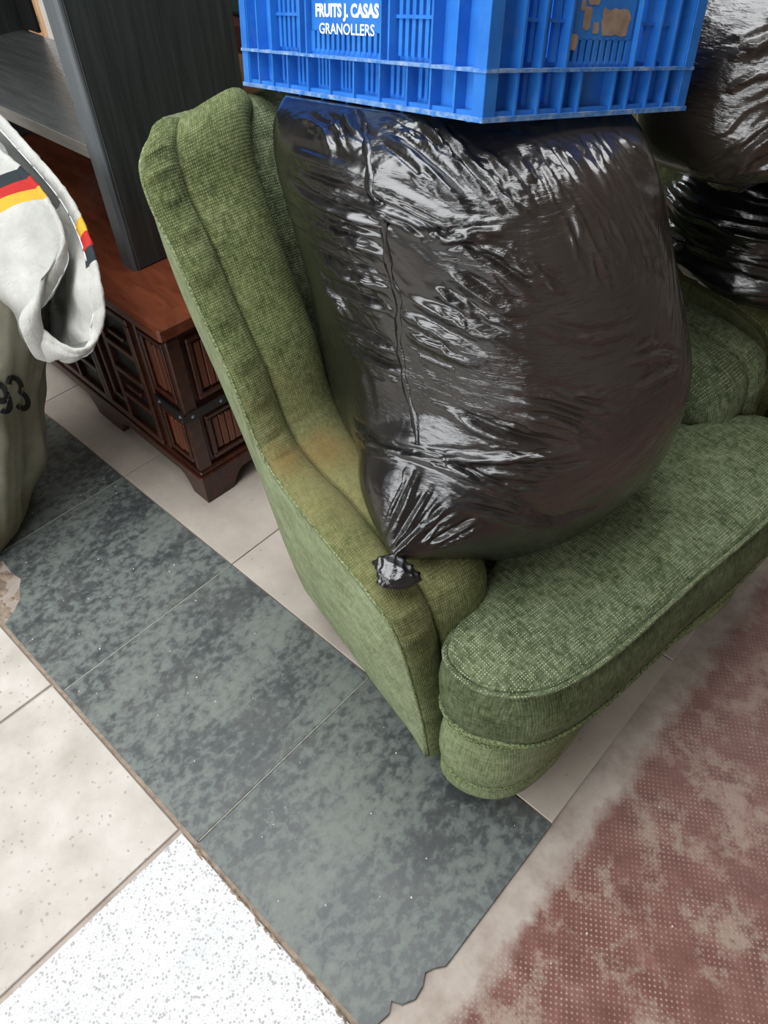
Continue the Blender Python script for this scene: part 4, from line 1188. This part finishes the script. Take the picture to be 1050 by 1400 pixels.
# standing body
keys = [(.0, -.06, -.50, -.26, .13), (.015, -.03, -.54, -.30, .17), (.06, -.01, -.58, -.33, .215), (.13, .005, -.60, -.35, .25), (.22, .03, -.60, -.35, .285), (.30, .04, -.60, -.34, .325), (.38, .05, -.58, -.30, .345), (.46, .08, -.55, -.22, .37), (.54, .08, -.50, -.10, .40), (.62, .06, -.44, .05, .42), (.68, .0, -.40, .2, .42)]
keys = [(z, a + .037, b * .74 + .037, c * .70 + .058, d + .058) for z, a, b, c, d in keys]
B = ring_blob(keys, 140, 90, 2.2); BN = normals(B)
th_ = np.linspace(0, 2 * np.pi, 140, endpoint=False)
Q_ = np.stack([np.cos(th_) * 5.0 + 0 * B[..., 0], np.sin(th_) * 5.0 + 0 * B[..., 0], B[..., 2] * 3.0], 2)
soft = np.clip(B[..., 2] / .12, 0, 1)
B = B + BN * (vnoise(B * 6.0, 51) * .014 + vnoise(B * 15.0, 52) * .005 + soft * .012 * (1 - 2 * np.abs(vnoise(Q_, 55))) + soft * .006 * (1 - 2 * np.abs(vnoise(Q_ * 2.2, 56))))[..., None]; B[..., 2] = np.maximum(B[..., 2], 0.0)
body = cap(B - SO, SHADED_CANVAS, 'sack_body', sack)
bb = BVHTree.FromPolygons([v.co for v in body.data.vertices], [p.vertices for p in body.data.polygons])
# stencilled number on the body, laid on the cloth
arc = lambda cx, cy, rx, ry, a0, a1, n=16: [(cx + rx * math.cos(math.radians(a0 + (a1 - a0) * i / n)), cy + ry * math.sin(math.radians(a0 + (a1 - a0) * i / n))) for i in range(n + 1)]
NINE = arc(.0, .68, .25, .27, 0, 360, 24) + arc(.0, .62, .25, .50, 0, -80, 14) + arc(.0, .20, .24, .10, -95, -170, 6)
THREE = arc(.0, .74, .23, .24, 160, -75, 16) + arc(.0, .26, .26, .26, 75, -160, 18)
ctr = Vector((-.01, .294, .36)) - Vector(SO)
nrm = (Vector((1.474, -.092, 1.347)) - Vector((-.01, .294, .36))).normalized(); rt_ = Vector((0, 0, 1)).cross(nrm).normalized(); up_ = nrm.cross(rt_)
rot = math.radians(-2); rt2 = rt_ * math.cos(rot) + up_ * math.sin(rot); up2 = -rt_ * math.sin(rot) + up_ * math.cos(rot)
mb = MB(); DH = .068
for off, path in ((-.024, NINE), (.008, THREE)):
    pts = [Vector((x * .046 + off, (y - .5) * DH)) for x, y in path]; row = []
    for i, p in enumerate(pts):
        d = (pts[min(i + 1, len(pts) - 1)] - pts[max(i - 1, 0)]).normalized(); nn = Vector((-d.y, d.x)) * .0052
        for q in (p + nn, p, p - nn):
            w = ctr + rt2 * q.x + up2 * q.y
            hcast = bb.ray_cast(w + nrm * .35, -nrm)
            row.append(tuple((hcast[0] if hcast[0] is not None else w) + nrm * .0035))
    mb.add(row, [(3 * i + k, 3 * i + k + 1, 3 * i + k + 4, 3 * i + k + 3) for i in range(len(pts) - 1) for k in range(2)])
num = mb.build('stencilled_number', m_simple('black_stencil_ink', (.012, .013, .014), .8), sack)
num['label'] = 'black stencilled digits'

# ------------------------------------------------------------------ crumbs and grit
rs = random.Random(17)
mb = MB()
for k in range(70):
    if k < 48: x, y, z = rs.uniform(-.1, 1.32), rs.uniform(.02, .44), 0.0
    elif k < 60: x, y, z = rs.uniform(1.38, 1.8), rs.uniform(.1, .9), FZ
    else: x, y, z = rs.uniform(.3, 1.2), rs.uniform(.5, .8), 0.0
    r = rs.uniform(.0010, .0024)
    vv = [(x + rs.uniform(-r, r), y + rs.uniform(-r, r), z), (x + r, y, z + r * .6), (x - r * .6, y + r, z + r * .5), (x - r * .5, y - r, z + r * .5), (x, y, z + r * 1.3)]
    mb.add(vv, [(1, 2, 4), (2, 3, 4), (3, 1, 4), (0, 2, 1), (0, 3, 2), (0, 1, 3)])
grit = mb.build('grit', m_simple('white_grit', lin(230, 228, 222), .6))
tag(grit, 'tiny white crumbs and grit scattered over the dark tiles', 'grit', kind='stuff')
